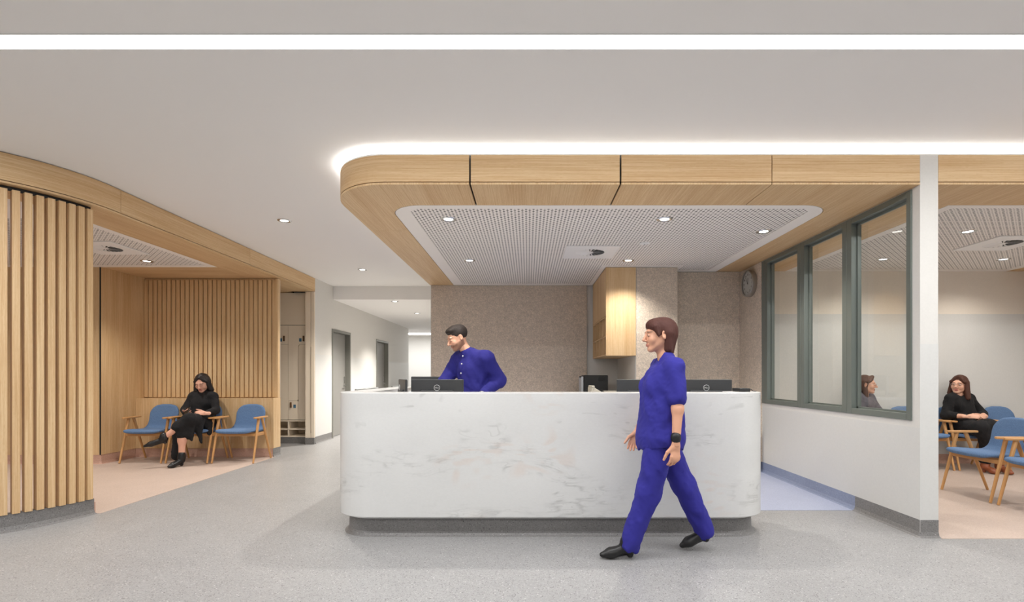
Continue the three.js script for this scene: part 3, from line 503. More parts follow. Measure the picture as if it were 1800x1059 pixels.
{ // clock
  const t = thing('wall_clock', 'round silver wall clock on the felt beside the window', 'clock', [2.988, 2.466, -6.84], -Math.PI / 2);   // faces away from the partition (local +z)
  const rim = new THREE.LatheGeometry([[.155, .062], [.16, .068], [.172, .068], [.178, .06], [.178, .006], [.17, 0]].map(p => new THREE.Vector2(...p)), 48); rim.rotateX(Math.PI / 2); mesh('rim', rim, std('#b5b2ae', .3, { metalness: .9 }), t);
  mesh('dial', new THREE.CylinderGeometry(.16, .16, .01, 40).rotateX(Math.PI / 2).translate(0, 0, .045), std('#d9d5d4', .5), t);
  const ink = std('#2a2728', .6);
  for (let k = 1; k <= 12; k++) { const a = k / 12 * Math.PI * 2, g = new TextGeometry(String(k), { font, size: .026, depth: .001, curveSegments: 3 }); g.computeBoundingBox(); const b = g.boundingBox; g.translate(-(b.max.x + b.min.x) / 2 + .118 * Math.sin(a), -.013 + .118 * Math.cos(a), .0502); mesh('numeral', g, ink, t); }
  const ticks = []; for (let k = 0; k < 60; k++) { const a = k / 60 * Math.PI * 2; ticks.push(lb(.002, k % 5 ? .006 : .011, .001, 0, .147, .0505).rotateZ(-a)); } mesh('minute_track', ticks, ink, t);
  mesh('hour_hand', lb(.009, .085, .0015, 0, .03, .053).rotateZ(-.12), ink, t); mesh('minute_hand', lb(.006, .125, .0015, 0, .045, .055).rotateZ(.62), ink, t); mesh('hub', new THREE.CylinderGeometry(.008, .008, .006, 16).rotateX(Math.PI / 2).translate(0, 0, .055), ink, t);
  mesh('glass', new THREE.CircleGeometry(.158, 40).translate(0, 0, .062), M.glass, t);
}
{ // lockers
  const Z = 9.29, X = [-4.702, -4.348, -3.994];
  const t = thing('locker_bank', 'cream lockers with interlocking doors and open cubbies beside the slat wall', 'lockers');
  mesh('carcass', [bx(-4.833, -3.996, .424, 2.735, Z + .02, Z + .4)], M.lockerEdge, t);
  mesh('overhead_panel', bx(-4.833, -3.997, 2.155, 2.735, Z, Z + .019), M.locker, t);
  const door = (pts, x0, w) => { const sh = new THREE.Shape(); pts.forEach(([x, y, r], i) => { const a = pts[(i + pts.length - 1) % pts.length], b = pts[(i + 1) % pts.length]; if (!r) { i ? sh.lineTo(x, y) : sh.moveTo(x, y); return; } const u = new THREE.Vector2(a[0] - x, a[1] - y).normalize(), v = new THREE.Vector2(b[0] - x, b[1] - y).normalize(); sh.lineTo(x + u.x * r, y + u.y * r); sh.quadraticCurveTo(x, y, x + v.x * r, y + v.y * r); }); sh.closePath(); const g = new THREE.ExtrudeGeometry(sh, { depth: .018, bevelEnabled: false, curveSegments: 8 }); g.translate(x0, 0, -(Z + .018)); return g; };
  for (let k = 0; k < 2; k++) {
    const x0 = X[k], w = X[k + 1] - X[k], m = w * .52, e = .0022;
    const up = mesh('door', door([[e, 2.143], [w - e, 2.143], [w - e, 1.797 + e], [m + .02, 1.797 + e], [m - e, 1.775], [m - e, .80], [m - .03, .778 + e], [e, .778 + e]], x0, w), M.locker, t);
    const lo = mesh('door', door([[m + e, .757], [m + e, 1.765], [m + .022, 1.797 - e], [w - e, 1.797 - e], [w - e, .4315], [e, .4315], [e, .778 - e], [m - .022, .778 - e]], x0, w), M.locker, t);
    mesh('lock', lb(.028, .10, .02, x0 + w - .075, 1.905, -Z + .010, 'y', .006), M.lockHandle, up); mesh('number_tag', lb(.044, .06, .004, x0 + w - .135, 1.88, -Z + .002, 'y', .008), M.lockBlue, up);
    mesh('lock', lb(.03, .10, .02, x0 + .05, .70, -Z + .010, 'y', .006), M.lockHandle, lo); mesh('number_tag', lb(.044, .06, .004, x0 + .115, .675, -Z + .002, 'y', .008), M.lockBlue, lo);
  }
  for (const y of [.117, .25, .40]) mesh('cubby_board', bx(-4.833, -3.997, y, y + .022, Z, Z + .38, 'x'), M.locker, t);
  for (const x of [-4.833, -4.358, -4.019]) for (const [y0, y1] of [[.14, .249], [.273, .399]]) mesh('cubby_divider', bx(x, x + .022, y0, y1, Z + .001, Z + .38), M.locker, t);
  mesh('cubby_back', bx(-4.833, -3.997, .117, .422, Z + .381, Z + .4), M.locker, t);
  mesh('plinth', bx(-4.833, -3.997, 0, .115, Z + .005, Z + .4), M.greySkirt, t);
  mesh('filler_panel', bx(-3.99, -3.893, .118, NOOK - .01, 9.178, 9.198), M.locker, t); mesh('filler_panel', bx(-3.886, -3.827, .118, NOOK - .01, 9.176, 9.198), M.locker, t);
  mesh('filler_plinth', bx(-3.99, -3.827, 0, .117, 9.17, 9.198), M.greySkirt, t);
  mesh('edge_strip', bx(-3.892, -3.887, .2, 1.75, 9.17, 9.196), M.lockerEdge, t);
}
{ // chairs: upholstered shell on a timber A-frame with paddle arms
  const blue = std('#7496c4', .92, { map: T.weave }), timber = std('#ecd2b2', .5, { map: T.oak });
  const shell = (() => {
    const prof = new THREE.CatmullRomCurve3([[.25, .435], [.20, .443], [.10, .440], [0, .432], [-.10, .428], [-.165, .436], [-.212, .475], [-.236, .545], [-.258, .64], [-.278, .73], [-.296, .80]].map(([z, y]) => new THREE.Vector3(0, y, z)), false, 'centripetal');
    const N = 46, K = 28, pos = [], uv = [], idx = []; const th = .026;
    for (let i = 0; i <= N; i++) {
      const t = i / N, c = prof.getPointAt(t), d = prof.getTangentAt(t), nrm = new THREE.Vector3(0, d.z, -d.y); if (nrm.y < 0 || t > .5 && nrm.z < 0) nrm.negate();
      const s = t * prof.getLength(), L = prof.getLength(), e0 = clamp(s / .07, 0, 1), e1 = clamp((L - s) / .15, 0, 1);
      let w = .268 - .055 * smooth(.42, .72, t); w *= 1;
      const w0 = w - .07 * (1 - Math.sqrt(1 - (1 - e0) ** 2)) - .15 * (1 - Math.sqrt(Math.max(0, 1 - (1 - e1) ** 2)));
      const h = th * Math.pow(Math.min(1, Math.min(s, L - s) / .02 + .25), .5), dish = .03 * smooth(.45, .8, t) + .010;
      for (let k = 0; k < K; k++) { const a = k / K * 2 * Math.PI, ca = Math.cos(a), sa = Math.sin(a), X = w0 * Math.sign(ca) * Math.pow(Math.abs(ca), .35), H = h * Math.sign(sa) * Math.pow(Math.abs(sa), .8) + dish * (X / .26) ** 2; pos.push(X, c.y + nrm.y * H, c.z + nrm.z * H); uv.push(X, s); }
    }
    for (let i = 0; i < N; i++) for (let k = 0; k < K; k++) { const a = i * K + k, b = i * K + (k + 1) % K; idx.push(a, a + K, b, b, a + K, b + K); }
    for (const e of [0, N]) { const base = e * K; for (let k = 1; k < K - 1; k++) idx.push(...(e ? [base, base + k + 1, base + k] : [base, base + k, base + k + 1])); }
    const g = new THREE.BufferGeometry(); g.setAttribute('position', new THREE.Float32BufferAttribute(pos, 3)); g.setAttribute('uv', new THREE.Float32BufferAttribute(uv, 2)); g.setIndex(idx); g.computeVertexNormals(); return g;
  })();
  const paddle = (() => { const sh = new THREE.Shape(); sh.moveTo(-.022, -.15); sh.quadraticCurveTo(0, -.17, .022, -.15); sh.quadraticCurveTo(.036, 0, .034, .11); sh.quadraticCurveTo(.03, .15, 0, .155); sh.quadraticCurveTo(-.03, .15, -.034, .11); sh.quadraticCurveTo(-.036, 0, -.022, -.15); const g = new THREE.ExtrudeGeometry(sh, { depth: .012, bevelEnabled: true, bevelSize: .004, bevelThickness: .004, bevelSegments: 2, curveSegments: 10 }); g.rotateX(Math.PI / 2); g.translate(0, .636, .03); planarUV(g, 'z'); return g; })();
  const proto = thing('armchair', 'x', 'chair', [0, 0, 0], 0, 'blue upholstered waiting chairs with timber arms'); scene.remove(proto); used.set('armchair', 0);
  mesh('shell', shell, blue, proto);
  for (const s of [-1, 1]) {
    const arm = mesh('armrest', paddle, timber, proto); arm.position.x = s * .283;
    mesh('leg', cyl(.0125, .0195, [s * .29, .003, .245], [s * .283, .622, .085]), timber, proto); mesh('leg', cyl(.0125, .0195, [s * .29, .003, -.25], [s * .283, .622, -.005]), timber, proto);
    mesh('side_rail', [lb(.022, .045, .24, s * .272, .392, .02, 'z', .005)], timber, proto);
  }
  mesh('cross_rail', lb(.56, .04, .024, 0, .392, .14, 'x', .005), timber, proto); mesh('cross_rail', lb(.56, .04, .024, 0, .385, -.09, 'x', .005), timber, proto);
  const put = (X, Z, turn, label) => copyOf(proto, [X, .003, -Z], turn, label);
  put(-5.42, 7.40, 0, 'empty blue armchair against the oak side wall of the alcove'); put(-4.775, 7.40, 0, 'blue armchair under the seated woman looking at her phone'); put(-4.13, 7.40, 0, 'empty blue armchair at the open end of the oak ledge');
  put(4.71, 5.235, -Math.PI / 2, 'blue armchair turned sideways in the waiting room, seen whole'); put(4.71, 4.57, -Math.PI / 2, 'blue armchair turned sideways and cut off by the picture edge');
  put(5.87, 6.86, 0, 'blue armchair under the woman in black with clasped hands'); put(5.22, 6.86, 0, 'empty blue armchair between the two talking women'); put(6.53, 6.86, 0, 'empty blue armchair beyond the woman in black'); put(4.57, 6.86, 0, 'blue armchair under the woman in grey behind the window');
}

// ------------------------------------------------------------------ people: distance fields joined smoothly, then meshed
const V3 = (x, y, z) => new THREE.Vector3(x, y, z);
const at = (X, Y, Z) => V3(X, Y, -Z);                                // X, height, depth -> world
const cap = (a, b, r0, r1, o = {}) => ({ t: 'c', a: a.clone(), b: b.clone(), r0, r1: r1 ?? r0, ...o });
const ell = (c, r, o = {}) => ({ t: 'e', c: c.clone(), r: Array.isArray(r) ? r : [r, r, r], ...o });   // o.q: turn of its axes
function moved(prims, m) {                                          // prims carried by a rigid (or evenly scaled) matrix
  const q = new THREE.Quaternion(), p = V3(), s = V3(); m.decompose(p, q, s); const k = s.x;
  return prims.map(o => o.t === 'c' ? { ...o, a: o.a.clone().applyMatrix4(m), b: o.b.clone().applyMatrix4(m), r0: o.r0 * k, r1: o.r1 * k, n: o.n?.clone().applyQuaternion(q), k: o.k && o.k * k } : { ...o, c: o.c.clone().applyMatrix4(m), r: o.r.map(x => x * k), q: q.clone().multiply(o.q || new THREE.Quaternion()), k: o.k && o.k * k });
}
function fieldMesh(prims, cell, k0 = .02, bump = null) {
  const lo = V3(1e9, 1e9, 1e9), hi = V3(-1e9, -1e9, -1e9), box = [];
  for (const o of prims) {
    const b = new THREE.Box3(); if (o.t === 'c') { b.setFromPoints([o.a, o.b]); b.expandByScalar(Math.max(o.r0, o.r1)); } else b.setFromCenterAndSize(o.c, V3(1, 1, 1).multiplyScalar(2 * Math.max(...o.r)));
    box.push(b); if (!o.sub) { lo.min(b.min); hi.max(b.max); }
  }
  const pad = 3 * cell + .01; lo.addScalar(-pad); hi.addScalar(pad);
  const nx = Math.ceil((hi.x - lo.x) / cell) + 1, ny = Math.ceil((hi.y - lo.y) / cell) + 1, nz = Math.ceil((hi.z - lo.z) / cell) + 1, D = new Float32Array(nx * ny * nz).fill(.08);
  prims.forEach((o, i) => {
    const k = o.k ?? k0, b = box[i], m = .08 + k;
    const i0 = Math.max(0, Math.floor((b.min.x - m - lo.x) / cell)), i1 = Math.min(nx - 1, Math.ceil((b.max.x + m - lo.x) / cell)), j0 = Math.max(0, Math.floor((b.min.y - m - lo.y) / cell)), j1 = Math.min(ny - 1, Math.ceil((b.max.y + m - lo.y) / cell)), l0 = Math.max(0, Math.floor((b.min.z - m - lo.z) / cell)), l1 = Math.min(nz - 1, Math.ceil((b.max.z + m - lo.z) / cell));
    const isC = o.t === 'c'; let ax, ay, az, bx_, by, bz, bb, inv, f = o.f ?? 1, n = o.n;
    if (isC) { ax = o.a.x; ay = o.a.y; az = o.a.z; bx_ = o.b.x - ax; by = o.b.y - ay; bz = o.b.z - az; if (n) { const d = (bx_ * n.x + by * n.y + bz * n.z) * (1 / f - 1); bx_ += n.x * d; by += n.y * d; bz += n.z * d; } bb = bx_ * bx_ + by * by + bz * bz || 1e-9; } else inv = (o.q || new THREE.Quaternion()).clone().invert();
    const w = V3(), [rx, ry, rz] = o.r || [1, 1, 1];
    for (let l = l0; l <= l1; l++) for (let j = j0; j <= j1; j++) for (let x = i0; x <= i1; x++) {
      const X = lo.x + x * cell, Y = lo.y + j * cell, Z = lo.z + l * cell; let d;
      if (isC) {
        let px = X - ax, py = Y - ay, pz = Z - az; if (n) { const e = (px * n.x + py * n.y + pz * n.z) * (1 / f - 1); px += n.x * e; py += n.y * e; pz += n.z * e; }
        const h = clamp((px * bx_ + py * by + pz * bz) / bb, 0, 1), ex = px - bx_ * h, ey = py - by * h, ez = pz - bz * h;
        d = Math.sqrt(ex * ex + ey * ey + ez * ez) - (o.r0 + (o.r1 - o.r0) * h); if (n) d *= Math.max(f, .6);
      } else { w.set(X - o.c.x, Y - o.c.y, Z - o.c.z).applyQuaternion(inv); const a = w.x / rx, b2 = w.y / ry, c = w.z / rz, q0 = Math.sqrt(a * a + b2 * b2 + c * c), q1 = Math.sqrt(a * a / rx / rx + b2 * b2 / ry / ry + c * c / rz / rz); d = q1 < 1e-6 ? -Math.min(rx, ry, rz) : q0 * (q0 - 1) / q1; }
      const at_ = (l * ny + j) * nx + x, e = D[at_];
      if (o.sub) { const h = clamp(.5 - .5 * (e + d) / k, 0, 1); D[at_] = e + (-d - e) * h + k * h * (1 - h); }
      else { const h = clamp(.5 + .5 * (e - d) / k, 0, 1); D[at_] = e + (d - e) * h - k * h * (1 - h); }
    }
  });
  if (bump) for (let l = 0; l < nz; l++) for (let j = 0; j < ny; j++) for (let x = 0; x < nx; x++) { const q = (l * ny + j) * nx + x; if (Math.abs(D[q]) < .04) D[q] += bump(lo.x + x * cell, lo.y + j * cell, lo.z + l * cell); }
  const ids = new Int32Array(D.length).fill(-1), pos = [], idx = [], C = [[0, 0, 0], [1, 0, 0], [0, 1, 0], [1, 1, 0], [0, 0, 1], [1, 0, 1], [0, 1, 1], [1, 1, 1]], E = [[0, 1], [0, 2], [0, 4], [1, 3], [1, 5], [2, 3], [2, 6], [3, 7], [4, 5], [4, 6], [5, 7], [6, 7]];
  const I = (x, j, l) => (l * ny + j) * nx + x, val = new Float32Array(8);
  for (let l = 0; l < nz - 1; l++) for (let j = 0; j < ny - 1; j++) for (let x = 0; x < nx - 1; x++) {
    let neg = 0; for (let c = 0; c < 8; c++) { val[c] = D[I(x + C[c][0], j + C[c][1], l + C[c][2])]; if (val[c] < 0) neg++; }
    if (!neg || neg === 8) continue;
    let sx = 0, sy = 0, sz = 0, n = 0;
    for (const [a, b] of E) if ((val[a] < 0) !== (val[b] < 0)) { const t = val[a] / (val[a] - val[b]); sx += C[a][0] + (C[b][0] - C[a][0]) * t; sy += C[a][1] + (C[b][1] - C[a][1]) * t; sz += C[a][2] + (C[b][2] - C[a][2]) * t; n++; }
    ids[I(x, j, l)] = pos.length / 3; pos.push(lo.x + (x + sx / n) * cell, lo.y + (j + sy / n) * cell, lo.z + (l + sz / n) * cell);
  }
  const quad = (a, b, c, d, flip) => flip ? idx.push(a, c, b, a, d, c) : idx.push(a, b, c, a, c, d);
  for (let l = 1; l < nz - 1; l++) for (let j = 1; j < ny - 1; j++) for (let x = 1; x < nx - 1; x++) {
    const s = D[I(x, j, l)] < 0;
    if (s !== D[I(x + 1, j, l)] < 0) quad(ids[I(x, j - 1, l - 1)], ids[I(x, j, l - 1)], ids[I(x, j, l)], ids[I(x, j - 1, l)], !s);
    if (s !== D[I(x, j + 1, l)] < 0) quad(ids[I(x - 1, j, l - 1)], ids[I(x - 1, j, l)], ids[I(x, j, l)], ids[I(x, j, l - 1)], !s);
    if (s !== D[I(x, j, l + 1)] < 0) quad(ids[I(x - 1, j - 1, l)], ids[I(x, j - 1, l)], ids[I(x, j, l)], ids[I(x - 1, j, l)], !s);
  }
  const g = new THREE.BufferGeometry(); g.setAttribute('position', new THREE.Float32BufferAttribute(pos, 3)); g.setIndex(idx); g.computeVertexNormals(); return g;
}
function paint(g, fn) { const p = g.attributes.position, c = new Float32Array(p.count * 3), col = new THREE.Color(), v = V3(); for (let i = 0; i < p.count; i++) { v.fromBufferAttribute(p, i); fn(v, col); c[3 * i] = col.r; c[3 * i + 1] = col.g; c[3 * i + 2] = col.b; } g.setAttribute('color', new THREE.BufferAttribute(c, 3)); return g; }
const mergeSkin = list => mergeGeometries(list.map(g => { const q = g.toNonIndexed(); q.deleteAttribute('uv'); return q; }));

// a head in its own axes: +z the face, y up, origin between the ears
function headPrims({ jaw = 1, nose = 1 } = {}) {
  const P = []; const e = (x, y, z, r, o) => P.push(ell(V3(x, y, z), r, o)), c = (a, b, r0, r1, o) => P.push(cap(V3(...a), V3(...b), r0, r1, o));
  e(0, .030, -.018, [.074, .080, .093]); e(0, -.028, .022, [.060, .084, .066], { k: .03 });
  for (const s of [-1, 1]) { c([s * .048 * jaw, -.048, .0], [s * .016, -.098, .060], .021, .017, { k: .025 }); e(s * .035, -.036, .060, [.026, .026, .022], { k: .02 }); }
  e(0, -.101, .066, [.020 * jaw, .016, .018], { k: .016 });
  c([-.034, .016, .078], [.034, .016, .078], .011, .011, { k: .014 });
  for (const s of [-1, 1]) { e(s * .031, -.005, .096, [.018, .011, .012], { sub: true, k: .010 }); e(s * .031, -.006, .0765, [.0145, .0115, .0125], { k: .004 }); }
  c([0, .006, .087], [0, -.034, .104 + .004 * nose], .0075, .0115, { k: .010 }); for (const s of [-1, 1]) e(s * .0105, -.040, .095, [.008, .0065, .009], { k: .006 });
  c([-.017, -.066, .0855], [.017, -.066, .0855], .0055, .0055, { k: .006 }); c([-.014, -.0755, .0845], [.014, -.0755, .0845], .0062, .0062, { k: .006 }); c([-.022, -.0708, .094], [.022, -.0708, .094], .0016, .0016, { sub: true, k: .003 });
  for (const s of [-1, 1]) { e(s * .077, -.010, -.012, [.009, .031, .019], { k: .008, q: new THREE.Quaternion().setFromEuler(new THREE.Euler(0, s * .35, 0)) }); e(s * .086, -.006, -.008, [.006, .016, .009], { sub: true, k: .006 }); }
  c([0, -.055, -.022], [0, -.165, -.032], .048, .050, { k: .03 });
  return P;
}
const skinCols = (base, lips, brow, beard) => {
  const B = new THREE.Color(base), L = new THREE.Color(lips), W = new THREE.Color(brow), D = beard && new THREE.Color(beard), R = new THREE.Color('#c98a76');
  return (v, c) => {                                                // v in head axes
    c.copy(B);
    const ck = smooth(.03, .012, Math.hypot(Math.abs(v.x) - .038, v.y + .03, (v.z - .07))); c.lerp(R, .22 * ck);
    if (v.z > .05) {
      const lip = smooth(1.15, .8, Math.hypot(v.x / .0215, (v.y + .0708) / .0125)) * (v.z > .076 ? 1 : 0); c.lerp(L, .75 * lip);
      const ex = Math.abs(v.x), br = smooth(1.2, .7, Math.hypot((ex - .031) / .020, (v.y - .0185 + .12 * (ex - .031)) / .0048)); c.lerp(W, .8 * br);
      const lash = smooth(1.2, .7, Math.hypot((ex - .031) / .0145, (v.y + .0105) / .0028)); c.lerp(W, .75 * lash);
    }
    if (D) { const low = smooth(-.042, -.062, v.y - .28 * Math.max(0, .07 - v.z) + .0 * v.x), moust = smooth(1.2, .7, Math.hypot(v.x / .026, (v.y + .055) / .008)) * (v.z > .06 ? 1 : 0), lip = smooth(1.1, .8, Math.hypot(v.x / .019, (v.y + .0715) / .0085)) * (v.z > .07 ? 1 : 0); c.lerp(D, .7 * Math.max(low * (v.z > -.03 ? 1 : 0) * (v.y > -.125 ? 1 : 0), moust) * (1 - lip)); }
  };
};
// a hand in its own axes: wrist at the origin, fingers along +x, back of the hand +y, thumb on the side of s * z
function handPrims(s, curl = [.35, .45, .3], spread = .05, thumb = [.75, -.25, .62]) {
  const P = [cap(V3(-.05, 0, 0), V3(.012, 0, 0), .027, .025, { n: V3(0, 1, 0), f: .72 }), cap(V3(.012, 0, 0), V3(.078, 0, 0), .028, .036, { n: V3(0, 1, 0), f: .36, k: .015 })];
  const L = [.070, .079, .073, .056], z = [.0265, .009, -.009, -.0265];
  for (let i = 0; i < 4; i++) {
    let p = V3(.082 - (i === 3 ? .008 : i === 0 ? .003 : 0), .0, s * z[i]), a = 0; const seg = [.44, .31, .25], r = [.0092, .0086, .0078, .0066];
    for (let j = 0; j < 3; j++) { a += curl[j] * (1 + .12 * i); const d = V3(Math.cos(a), -Math.sin(a), s * spread * (1.5 - i)).normalize().multiplyScalar(L[i] * seg[j]), q = p.clone().add(d); P.push(cap(p, q, r[j], r[j + 1], { k: j ? .003 : .006 })); p = q; }
  }
  const t0 = V3(.02, -.005, s * .022), d = V3(thumb[0], thumb[1], s * thumb[2]).normalize(), t1 = t0.clone().addScaledVector(d, .042), d2 = V3(d.x + .35, d.y - .05, d.z * .55).normalize(), t2 = t1.clone().addScaledVector(d2, .031), t3 = t2.clone().addScaledVector(d2, .024);
  P.push(cap(t0, t1, .0145, .0115, { k: .012 }), cap(t1, t2, .0112, .0095, { k: .004 }), cap(t2, t3, .0095, .0078, { k: .003 }));
  return P;
}
const basis = (o, x, y) => { const X = x.clone().normalize(), Z = X.clone().cross(y).normalize(), Y = Z.clone().cross(X); return new THREE.Matrix4().makeBasis(X, Y, Z).setPosition(o); };
const wrinkle = (amp, f, seed) => { const a = lattice(16, 16, seed), b = lattice(16, 16, seed + 1), c = lattice(20, 20, seed + 2); return (x, y, z) => amp * ((a(x * f, y * f * .6 + z * .7) - .5) + (b(z * f + y * f * .5, x * f * .4 + y * .3) - .5) + .35 * (.5 - Math.abs(c((x + .6 * y) * f * 1.6, (z - .9 * y) * f * 1.1) - .5) * 2)); };
// an ankle boot or shoe from the ankle, heel and toe points
function shoePrims(ankle, heel, toe, { top = .10, lift = .03 } = {}) {
  const f = toe.clone().sub(heel), L = f.length(); f.normalize(); const up = V3(0, 1, 0).addScaledVector(f, -f.y).normalize(), side = f.clone().cross(up);
  const H = heel.clone().addScaledVector(f, .032), ball = heel.clone().addScaledVector(f, L * .68), T_ = toe.clone().addScaledVector(f, -.022);
  return [cap(H.clone().addScaledVector(up, .045 + lift), ball.clone().addScaledVector(up, .036), .034, .034), cap(ball.clone().addScaledVector(up, .034), T_.clone().addScaledVector(up, .024), .035, .024, { n: up, f: .8 }), cap(H.clone().addScaledVector(up, .05 + lift), ankle.clone(), .036, .041, { k: .03 }), cap(ankle.clone(), ankle.clone().addScaledVector(V3(0, 1, 0), top - .09), .041, .044), cap(H.clone().addScaledVector(up, .02), H.clone().addScaledVector(up, .04 + lift), .022, .026, { k: .008 }), cap(heel.clone().addScaledVector(f, .02).addScaledVector(up, .008 + lift * .9), ball.clone().addScaledVector(up, .010), .010, .010, { k: .012 })];
}
function torsoPrims({ pelvis, chest, sL, sR, neck, fwd, hip = .155, waist = .135, rib = .15, flat = .70, sh = .062, bust = 0, grow = 0 }) {
  const mid = pelvis.clone().lerp(chest, .5), left = sL.clone().sub(sR).normalize(), P = [];
  P.push(cap(pelvis, mid, hip + grow, waist + grow, { n: fwd, f: flat, k: .05 }), cap(mid, chest, waist + grow, rib + grow, { n: fwd, f: flat, k: .05 }), cap(sL.clone().lerp(sR, .08), sR.clone().lerp(sL, .08), sh + grow, sh + grow, { k: .06 }));
  for (const s of [sL, sR]) P.push(cap(neck.clone(), s.clone().lerp(neck, .25), .045 + grow, sh - .012 + grow, { k: .05 }), cap(s.clone().lerp(neck, .12), chest.clone().addScaledVector(left, s === sL ? .07 : -.07), sh + grow, .085 + grow, { k: .05 }));
  if (bust) for (const s of [-1, 1]) P.push(ell(chest.clone().addScaledVector(left, s * .068).addScaledVector(fwd, .072).add(V3(0, -.01, 0)), [bust + grow, bust + grow, bust + grow], { k: .045 }));
  return P;
}
const limb = (a, b, c, r, grow = 0, k = .03) => [cap(a, b, r[0] + grow, r[1] + grow, { k }), cap(b, c, r[1] + grow, r[2] + grow, { k })];
const cloth = (color, rough = .9) => std(color, rough, { side: THREE.DoubleSide });
const skinMat = new THREE.MeshPhysicalMaterial({ color: '#ffffff', vertexColors: true, roughness: .55 });
const eyeMat = std('#ffffff', .25, { vertexColors: true });

function buildPerson(o) {
  const t = thing('person', o.label, 'person', o.base.toArray());
  const put = (name, g, m, parent = t) => { const q = g.clone(); q.translate(-o.base.x, -o.base.y, -o.base.z); return mesh(name, q, m, parent); };
  // head, hands and body of one skin
  const hm = new THREE.Matrix4().compose(o.head.at, new THREE.Quaternion().setFromEuler(new THREE.Euler(o.head.pitch || 0, o.head.yaw || 0, o.head.roll || 0, 'YXZ')), V3(1, 1, 1).multiplyScalar(o.head.size || 1));
  const head = paint(fieldMesh(headPrims(o.head), .0032, .02), skinCols(o.skin, o.lips || '#b0635c', o.brow || '#3a2a20', o.beard)); head.applyMatrix4(hm);
  const flat = new THREE.Color(o.skin), plain = (v, c) => c.copy(flat);
  const parts = [head, paint(fieldMesh(o.body, .011, .035), plain)];
  for (const h of o.hands) parts.push(paint(fieldMesh(moved(handPrims(h.s, h.curl, h.spread, h.thumb), h.m), .0028, .006), plain));
  put('body', mergeSkin(parts), skinMat);
  const hair = fieldMesh(o.hair, .0042, .024, (() => { const a = lattice(64, 16, 400 + o.seed), b = lattice(64, 8, 500 + o.seed); return (x, y, z) => .0032 * (a(Math.atan2(x, z) * 1.6, y * 2) - .5) + .002 * (b(x * 9 + z * 3, y * 1.5) - .5); })()); hair.applyMatrix4(hm); put('hair', hair, std(o.hairColor, o.hairRough || .72, { side: THREE.DoubleSide }));
  if (o.eyes) for (const s of [-1, 1]) { const g = paint(new THREE.SphereGeometry(.0115, 20, 14), (v, c) => { const d = Math.hypot(v.x - (o.eyes.x || 0) * .0125, v.y); c.set(v.z > 0 && d < .0026 ? '#0c0a09' : v.z > 0 && d < .0062 ? '#4a3526' : '#cdc2b7'); }); g.scale(1, .62, 1); g.translate(s * .031, -.0035, .0785); g.applyMatrix4(hm); put('eye', g, eyeMat); }
  if (o.glasses) { const L = []; for (const s of [-1, 1]) { const r = new THREE.TorusGeometry(.0215, .0013, 6, 28); r.scale(1.12, .86, 1); r.translate(s * .0305, -.008, .103); L.push(r, cyl(.0012, .0012, [s * .054, -.003, .102], [s * .081, .003, -.005], 6)); } L.push(cyl(.0012, .0012, [-.008, -.004, .105], [.008, -.004, .105], 6)); const g = merge(L); g.applyMatrix4(hm); put('glasses', g, M.steel); }
  for (const c of o.clothes) { const m = put(c.name, fieldMesh(c.prims, c.cell || .009, c.k ?? .03, c.bump), c.mat); if (c.label) m.userData.label = c.label; }
  return { t, hm, put };
}
const hairCap = (o = {}) => [ell(V3(0, .036, -.024), [.081, .083, .098]), ...(o.more || []), ell(V3(0, o.low ?? -.052, o.deep ?? .092), [.062, o.high ?? .088, .062], { sub: true, k: .012 })];
